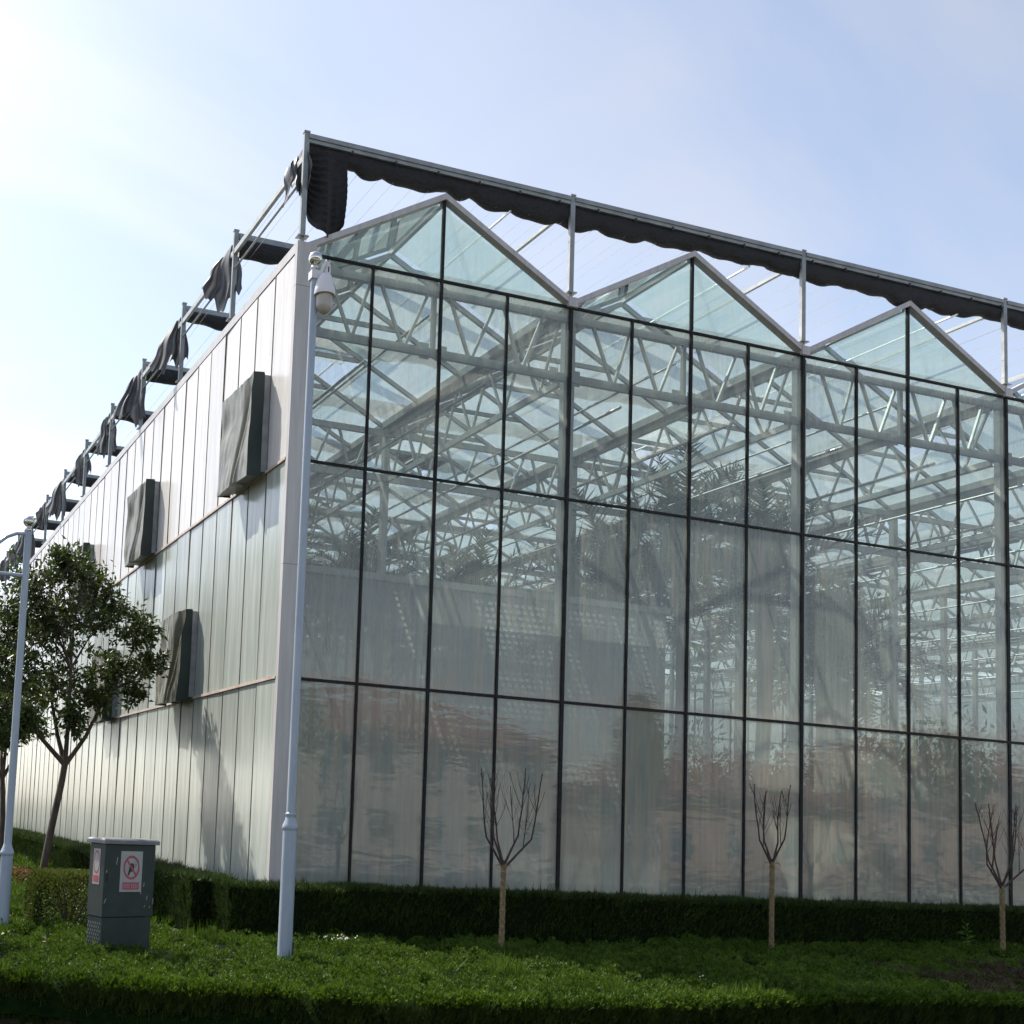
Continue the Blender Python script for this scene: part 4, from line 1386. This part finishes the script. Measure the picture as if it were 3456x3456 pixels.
lob = [(-0.40, 0.0, 5.60, 0.50), (0.45, 0.1, 5.85, 0.50), (-0.95, 0.2, 4.85, 0.50), (0.0, -0.3, 4.75, 0.62), (0.95, 0.0, 5.15, 0.50), (1.50, -0.1, 4.85, 0.36), (-0.75, -0.4, 3.9, 0.55), (0.15, 0.4, 3.85, 0.55), (1.0, 0.3, 4.10, 0.40), (-0.25, 0.5, 5.05, 0.50), (-0.95, 0.3, 3.25, 0.42), (-0.35, -0.3, 3.05, 0.30), (1.70, -0.05, 4.25, 0.30), (1.5, 0.1, 3.75, 0.22), (0.75, -0.1, 3.55, 0.28), (0.15, 0.0, 6.10, 0.28), (0.35, -0.2, 3.15, 0.30), (-0.75, 0.0, 2.85, 0.26), (-1.15, 0.0, 4.2, 0.35)]
leafy_tree('leafy_tree', (-2.62, 4.5, BED_Z), 6.4, 'round-headed evergreen tree with forked trunk standing before the panelled wall', 3, 13500, lob, fork=2.45, leaf_l=0.125, trunk_r=0.072)
lob2 = [(-0.3, 0, 4.3, 0.55), (0.3, 0.1, 4.0, 0.5), (0.0, -0.3, 3.5, 0.5), (-0.7, 0.2, 3.7, 0.5), (0.45, 0.2, 3.3, 0.35), (-0.4, 0, 3.1, 0.4)]
leafy_tree('leafy_tree', (-2.62, 9.6, BED_Z), 4.9, 'smaller evergreen tree behind the lamp post, farther along the panelled wall', 5, 14000, lob2, fork=2.2, trunk_r=0.07)
# street trees beyond the left edge of the view, mirrored in the side panels
big = [(x * 1.5, y * 1.5, 2.4 + (z - 2.4) * 1.45 + 0.6, r1 * 1.5) for x, y, z, r1 in lob]
srcT = leafy_tree('street_tree', (-9.5, 1.5, BED_Z), 8, 'street tree across the side path, mirrored in the wall panels', 9, 9000, big, fork=3.0, trunk_r=0.13, group='street trees across the side path', leaf_l=0.16)
for x, y, rz, sc3 in ((-10.2, 9.0, 1.3, 1.0), (-10.6, 18.0, 2.9, 1.2), (-11.0, 26.0, 4.1, 1.5), (-11.5, 34.0, 5.2, 1.6), (-12.0, 42.0, 0.7, 1.6), (-12.0, 51.0, 2.0, 1.7), (-13.0, 60.0, 3.3, 1.8)):
    c_ = srcT.copy(); COL.objects.link(c_); c_.location = (x, y, BED_Z); c_.rotation_euler = (0, 0, rz); c_.scale = (sc3, sc3, sc3)
    for ch in list(srcT.children):
        d_ = ch.copy(); COL.objects.link(d_); d_.parent = c_

# young pollarded trees with straw-wrapped stems
def bare_tree(loc, stem, top, seed, nb, label, spread):
    r_ = random.Random(seed)
    E_ = empty('young_tree', loc, label, 'tree', 'young bare trees in the bed')
    lean = r_.uniform(-0.02, 0.03)
    q = MB()
    q.tube([(0, 0, -0.15), (lean * 0.5, 0, stem * 0.5), (lean, 0, stem + 0.06)], [0.022, 0.021, 0.020], 8)
    q.build('trunk', 'twig', E_, smooth=True)
    # rope wrap: one turn after another
    pts, rad = [], []
    turns = int(stem / 0.018)
    for k in range(turns * 8):
        t = k / 8
        z = -0.1 + (stem + 0.10) * t / turns
        pts.append((lean * max(0, z) / stem + 0.030 * math.cos(2 * math.pi * t), 0.030 * math.sin(2 * math.pi * t), z))
    MB().tube(pts, [0.0095 * (1 + 0.2 * math.sin(k * 1.7) + 0.15 * math.sin(k * 0.37)) for k in range(len(pts))], 5).build('straw_wrap', 'straw', E_)
    q = MB()
    for k in range(9):
        a = r_.uniform(0, 6.28)
        p0 = Vector((lean + 0.05 * math.cos(a), 0.05 * math.sin(a), stem - 0.01))
        q.tube([p0, p0 + Vector((0.04 * math.cos(a), 0.04 * math.sin(a), 0.015)), p0 + Vector((0.07 * math.cos(a), 0.07 * math.sin(a), r_.uniform(-0.05, 0.0)))], [0.004, 0.003, 0.002], 4)
    q.build('loose_straw', 'straw', E_)
    q = MB()
    def shoot(p, d, L, rad, depth, az0):
        """one crooked upward shoot with side twigs"""
        n = 5
        pts = [p.copy()]
        for i in range(n):
            d = (d + Vector((r_.gauss(0, 0.045), r_.gauss(0, 0.045), 0.14))).normalized()
            pts.append(pts[-1] + d * L / n)
        q.tube(pts, [rad * (1 - 0.45 * i / n) for i in range(n + 1)], 6 if depth == 0 else 4)
        if depth < 2:
            for j in range(r_.choice([3, 4, 5]) if depth == 0 else r_.choice([1, 2, 3])):
                i = r_.choice([1, 2, 2, 3, 4])
                a2 = r_.uniform(0, 6.28)
                room = top - pts[i].z
                l2 = min(L * r_.uniform(0.25, 0.75), room * r_.uniform(0.75, 1.0))
                if l2 > 0.05:
                    shoot(pts[i], Vector((0.45 * math.cos(a2), 0.45 * math.sin(a2), 0.85)), l2, rad * 0.42, depth + 1, a2)
        # knuckle where it was cut back
        if depth == 0:
            q.tube([pts[-1] - Vector((0, 0, 0.012)), pts[-1] + Vector((0, 0, 0.006))], [rad * 0.75, rad * 0.6], 6)
    for k, (az, sp, ln) in enumerate(nb):
        p0 = Vector((lean, 0, stem + 0.02 * (k % 3)))
        m1 = p0 + Vector((sp * 0.55 * math.cos(az), sp * 0.55 * math.sin(az), (top - stem) * 0.28 * ln))
        q.tube([p0 - Vector((0, 0, 0.05)), p0 + (m1 - p0) * 0.5 + Vector((0, 0, -0.02)), m1], [0.018, 0.0145, 0.0115], 7)
        shoot(m1, Vector((0.30 * sp * math.cos(az), 0.30 * sp * math.sin(az), 0.75)), (top - stem) * 0.70 * ln, 0.0112, 0, az)
        if sp > 0.3:
            shoot(m1 - (m1 - p0) * 0.3, Vector((0.42 * sp * math.cos(az + 0.9), 0.42 * sp * math.sin(az + 0.9), 0.8)), (top - stem) * 0.6 * ln, 0.007, 0, az)
    q.build('branches', 'twig', E_, smooth=True)
    return E_
bare_tree((2.19, -2.53, BED_Z + 0.05), 1.16, 2.42, 11, [(3.0, 0.46, 1.0), (2.6, 0.25, 0.95), (0.1, 0.40, 1.0), (-0.4, 0.62, 0.98), (1.6, 0.3, 0.9)], 'young bare tree with straw-wrapped stem, nearest the camera pole, wide twiggy head', 0.42)
bare_tree((7.39, -1.64, BED_Z + 0.05), 1.32, 2.52, 12, [(3.1, 0.42, 1.0), (2.2, 0.2, 0.9), (0.0, 0.42, 0.98), (-1.2, 0.15, 0.92)], 'young bare tree with straw-wrapped stem and four stout upright shoots', 0.34)
bare_tree((11.75, -1.86, BED_Z + 0.05), 1.12, 2.45, 13, [(3.2, 0.62, 0.9), (2.7, 0.35, 1.0), (0.2, 0.55, 1.0), (-0.3, 0.72, 0.85), (1.2, 0.3, 1.0), (-1.5, 0.3, 0.95)], 'young bare tree with straw-wrapped stem beside the tall weed and brown patch', 0.58)

# ------------------------------------------------------------------ small plants and litter
def leaf_bush(name, cx0, cy0, wx, wy, h, n, mname, label, L, topbias=0.0):
    t = rng.uniform(0, 1, (n, 3))
    P_ = np.stack([(t[:, 0] - 0.5) * wx, (t[:, 1] - 0.5) * wy, t[:, 2] * h], 1)
    # push to the shell of a rounded box
    g_ = np.abs(P_ - np.array([0, 0, h / 2])) / np.array([wx / 2, wy / 2, h / 2])
    mxg = np.max(g_, 1, keepdims=True)
    k = rng.uniform(0, 1, n) < 0.8
    sc2 = np.where(k[:, None], 0.97 / np.maximum(mxg, 0.2), 1.0)
    P_ = (P_ - np.array([0, 0, h / 2])) * sc2 + np.array([0, 0, h / 2])
    rr = np.linalg.norm((P_ - np.array([0, 0, h / 2])) / np.array([wx / 2, wy / 2, h / 2]), axis=1, keepdims=True)
    P_ = np.where(rr > 1.28, np.array([0, 0, h / 2]) + (P_ - np.array([0, 0, h / 2])) * 1.28 / rr, P_)
    D_ = (P_ - np.array([0, 0, h * 0.4])) * 0.8 + rng.normal(0, 0.25, P_.shape) + np.array([0, 0, 0.35])
    V_, F_, T_ = leaves(P_, D_, L, L * 0.5)
    T_ = np.clip(T_ * 0.5 + 0.6 * np.clip((V_[:, 2] / h - 0.62) / 0.4, 0, 1) * rng.uniform(0.3, 1, len(V_)), 0, 1) if topbias else T_
    E_ = empty(name, (cx0, cy0, BED_Z), label, 'shrub')
    link('foliage', tri_mesh('foliage', V_, F_, mname, T_), E_)
    q = MB()
    r_ = random.Random(int(abs(cx0) * 100))
    for i in range(14):
        a = r_.uniform(0, 6.28)
        q.tube([(0, 0, -0.02), (0.2 * wx * math.cos(a), 0.2 * wy * math.sin(a), h * 0.45), (0.42 * wx * math.cos(a), 0.42 * wy * math.sin(a), h * r_.uniform(0.7, 0.95))], [0.012, 0.008, 0.004], 5)
    q.build('stems', 'twig', E_)
    return E_
leaf_bush('clipped_shrub', -3.12, -0.55, 1.05, 0.95, 0.80, 11000, 'euonymus', 'clipped broadleaf shrub with yellow-tipped top behind the electrical cabinet', 0.048, topbias=1)
leaf_bush('rusty_shrub', -2.75, 7.4, 1.2, 2.0, 0.32, 2600, 'rusty', 'low rusty orange planting at the foot of the leafy trees', 0.06)
# tall weed before the hedge at the right
W_ = empty('weed', (11.75, -1.25, BED_Z), 'thin pale green weed standing up in front of the dark hedge', 'weed')
q = MB(); q.tube([(0, 0, -0.02), (0.01, 0, 0.25), (-0.02, 0, 0.47)], [0.008, 0.006, 0.003], 5)
q.build('stem', 'grass', W_)
P_ = np.array([[rng.normal(0, 0.012), rng.normal(0, 0.012), z] for z in np.linspace(0.12, 0.48, 26)])
D_ = np.stack([rng.normal(0, 1, 26), rng.normal(0, 1, 26), np.full(26, 0.35)], 1)
V_, F_, T_ = leaves(P_, D_, 0.12, 0.035)
link('leaves', tri_mesh('leaves', V_, F_, 'grass', T_), W_)
# pale flower scraps and dry leaves lying on the cover
def scraps(name, cx0, cy0, n, sx, sy, L, mname, label, cat_, zz=0.04):
    P_ = np.stack([rng.normal(0, sx, n), rng.normal(0, sy, n), rng.uniform(-0.02, 0.04, n)], 1)
    D_ = np.stack([rng.normal(0, 1, n), rng.normal(0, 1, n), rng.normal(0.2, 0.4, n)], 1)
    V_, F_, T_ = leaves(P_, D_, L, L * 0.6)
    o = link(name, tri_mesh(name, V_, F_, mname, T_), None, (cx0, cy0, zz))
    return tag(o, label, cat_)
scraps('white_flower_clump', 0.18, -1.98, 46, 0.085, 0.05, 0.035, 'petal', 'small clump of white flower scraps on the green cover near the pole', 'flowers', zz=0.035)
for k, (x, y, l_, n_) in enumerate(((-3.78, -2.55, 0.07, 5), (-3.58, -2.60, 0.06, 2), (-4.0, -2.05, 0.08, 1), (-4.25, -2.2, 0.07, 1), (-3.95, -2.85, 0.07, 1))):
    o = scraps('dry_leaf', x, y, n_, 0.03, 0.02, l_, 'dryleaf', 'curled pale dry leaf litter lying on the cover left of the cabinet', 'leaf', zz=0.03)
    o['group'] = 'dry leaves left of the cabinet'
scraps('dry_leaf', 3.05, -5.15, 5, 0.05, 0.04, 0.03, 'petal', 'pale scrap caught in the cover near the bed edge', 'leaf', zz=0.05)

# ------------------------------------------------------------------ palms and plants inside the greenhouse
def palm_mesh(seed, trunk, nf, fl, droop):
    r_ = random.Random(seed)
    q = MB()
    pts = [Vector((0.06 * math.sin(z), 0, z)) for z in np.linspace(-0.06, trunk, 9)]
    q.tube(pts, [0.17, 0.15, 0.14, 0.14, 0.14, 0.14, 0.15, 0.17, 0.14], 9)
    tm = q.mesh('trunk', 'bark', smooth=True)
    V_, F_ = [], []
    T_ = []
    rach = MB()
    for k in range(nf):
        az = 2.4 * k + r_.uniform(-0.2, 0.2)
        el = R(82 - 95 * (k / nf) ** 0.9)
        L = fl * r_.uniform(0.8, 1.1)
        d = Vector((math.cos(az) * math.cos(el), math.sin(az) * math.cos(el), math.sin(el)))
        p = pts[-1].copy()
        line = [p.copy()]
        n = 12
        for i in range(n):
            d = (d + Vector((0, 0, -droop * (0.4 + i / n)))).normalized()
            p = p + d * L / n
            line.append(p.copy())
        rach.tube(line, [0.016 * (1 - 0.8 * i / n) + 0.002 for i in range(n + 1)], 4, cap=False)
        tone = r_.random()
        for i in range(30):
            t = 0.14 + 0.86 * i / 29
            f0 = t * n
            i0 = min(n - 1, int(f0))
            c_ = line[i0] + (line[i0 + 1] - line[i0]) * (f0 - i0)
            dd = (line[i0 + 1] - line[i0]).normalized()
            side = dd.cross(Vector((0, 0, 1)))
            if side.length < 0.1:
                side = Vector((1, 0, 0))
            side.normalize()
            upv = side.cross(dd)
            ll = L * 0.30 * math.sin(math.pi * (0.12 + 0.82 * t)) ** 0.7
            for sg in (-1, 1):
                e = c_ + (dd * r_.uniform(0.45, 0.85) + side * sg * r_.uniform(0.6, 0.95) + upv * r_.uniform(-0.05, 0.5)).normalized() * ll * r_.uniform(0.7, 1.15) + Vector((0, 0, -0.22 * ll * r_.random()))
                wv = dd * 0.032
                j = len(V_)
                V_ += [tuple(c_ - wv), tuple(c_ + wv), tuple(e)]
                F_.append((j, j + 1, j + 2))
                T_ += [0.4 * tone + 0.5 * r_.random()] * 3
    return tm, tri_mesh('fronds', np.array(V_), np.array(F_), 'palmleaf', np.array(T_)), rach.mesh('rachis', 'palmleaf')
PM = [palm_mesh(1, 6.5, 44, 2.5, 0.10), palm_mesh(2, 7.6, 40, 2.3, 0.12), palm_mesh(3, 5.6, 42, 2.4, 0.11)]
for (x, y, k, rz, sc3, lab) in ((9.6, 5.0, 0, 0.3, 1.0, 'feathery palm inside the glass, left of the tallest indoor palm'), (11.6, 5.3, 1, 1.7, 1.05, 'tallest indoor palm reaching up towards the roof trusses'), (12.6, 4.0, 0, 3.0, 1.05, 'dense dark palm inside the glass, right of the tallest indoor palm'),
                              (3.2, 9.6, 1, 4.0, 1.0, 'palm rising above the hazy partition room near the panelled wall'), (6.2, 10.6, 1, 2.2, 0.95, 'palm rising above the middle of the hazy partition room'), (8.9, 9.8, 2, 5.0, 1.15, 'palm at the back end of the hazy partition room'),
                              (18.5, 7.5, 2, 0.9, 1.1, 'slender palm deep inside behind the right-hand panes'), (22.5, 12.0, 1, 2.9, 1.0, 'far palm at the back right of the greenhouse')):
    E_ = empty('palm_tree', (x, y, -0.06), lab, 'palm', 'palms inside the greenhouse')
    E_.rotation_euler = (0, 0, rz)
    E_.scale = (sc3, sc3, sc3)
    tr_ = link('trunk', PM[k][0], E_)
    cr2 = link('fronds', PM[k][1], E_)
    link('rachis', PM[k][2], E_)
parts = []
for i in range(330):
    x = rng.uniform(8.2, 46); y = rng.uniform(2.5, 34)
    h = rng.uniform(1.0, 3.0) + (rng.uniform(0.5, 4.2) if (y > 12 or x > 17) else 0); rr = rng.uniform(0.6, 1.5)
    K = 300
    v = unit(rng.normal(0, 1, (K, 3)))
    P_ = np.array([x, y, h * 0.55]) + v * np.array([rr, rr, h * 0.5]) * rng.uniform(0.5, 1.0, (K, 1))
    parts.append(leaves(P_, v + rng.normal(0, 0.5, (K, 3)), 0.30, 0.09))
V_, F_, T_ = cat(parts)
tag(link('indoor_undergrowth', tri_mesh('indoor_undergrowth', V_, F_, 'inleaf', T_)), 'dense leafy undergrowth on the greenhouse floor', 'plants', kind='stuff')

# ------------------------------------------------------------------ houses across the road, mirrored in the glass
def house(loc, wx, wy, h, roof_h, wallm, label, nwin):
    E_ = empty('house', loc, label, 'house', None)
    MB().box(-wx / 2, wx / 2, -wy / 2, wy / 2, 0, h).build('wall', wallm, E_)
    q = MB()
    o_ = 0.6
    q.v = [(-wx / 2 - o_, -wy / 2 - o_, h), (wx / 2 + o_, -wy / 2 - o_, h), (wx / 2 + o_, wy / 2 + o_, h), (-wx / 2 - o_, wy / 2 + o_, h), (-wx / 2 + wy / 2, 0, h + roof_h), (wx / 2 - wy / 2, 0, h + roof_h)]
    q.f = [(0, 1, 5, 4), (1, 2, 5), (2, 3, 4, 5), (3, 0, 4), (3, 2, 1, 0)]
    q.mi = [0] * 5
    q.build('roof', 'house_r', E_)
    for st_ in range(2):
        for k in range(nwin):
            x = -wx / 2 + wx * (k + 0.5) / nwin
            z = 0.9 + st_ * 2.9
            if z + 1.5 > h:
                continue
            f_ = MB().box(x - 0.75, x + 0.75, wy / 2, wy / 2 + 0.06, z, z + 1.5).build('window', 'house_w', E_)
            for sgx in (-0.36, 0.36):
                MB().box(x + sgx - 0.31, x + sgx + 0.31, wy / 2 + 0.061, wy / 2 + 0.075, z + 0.08, z + 1.42).build('pane', 'house_g', f_)
    return E_
house((20, -38, ROAD_Z), 16, 9, 6.0, 2.6, 'house_w', 'cream two-storey house with red hipped roof across the road', 6)
house((40, -37, ROAD_Z), 14, 9, 4.2, 2.4, 'house_p', 'low pink house with red hipped roof across the road', 4)
house((58, -40, ROAD_Z), 15, 9, 6.2, 2.6, 'house_p', 'two-storey pink house at the far end of the row across the road', 5)
for x, y, rz in ((10.5, -29.0, 0.4), (30.5, -30.0, 2.2), (49.5, -30.5, 3.9)):
    c_ = srcT.copy(); COL.objects.link(c_); c_.location = (x, y, ROAD_Z); c_.rotation_euler = (0, 0, rz)
    c_['label'] = 'street tree in front of the houses across the road'
    c_['group'] = 'street trees across the road'
    for ch in list(srcT.children):
        d_ = ch.copy(); COL.objects.link(d_); d_.parent = c_
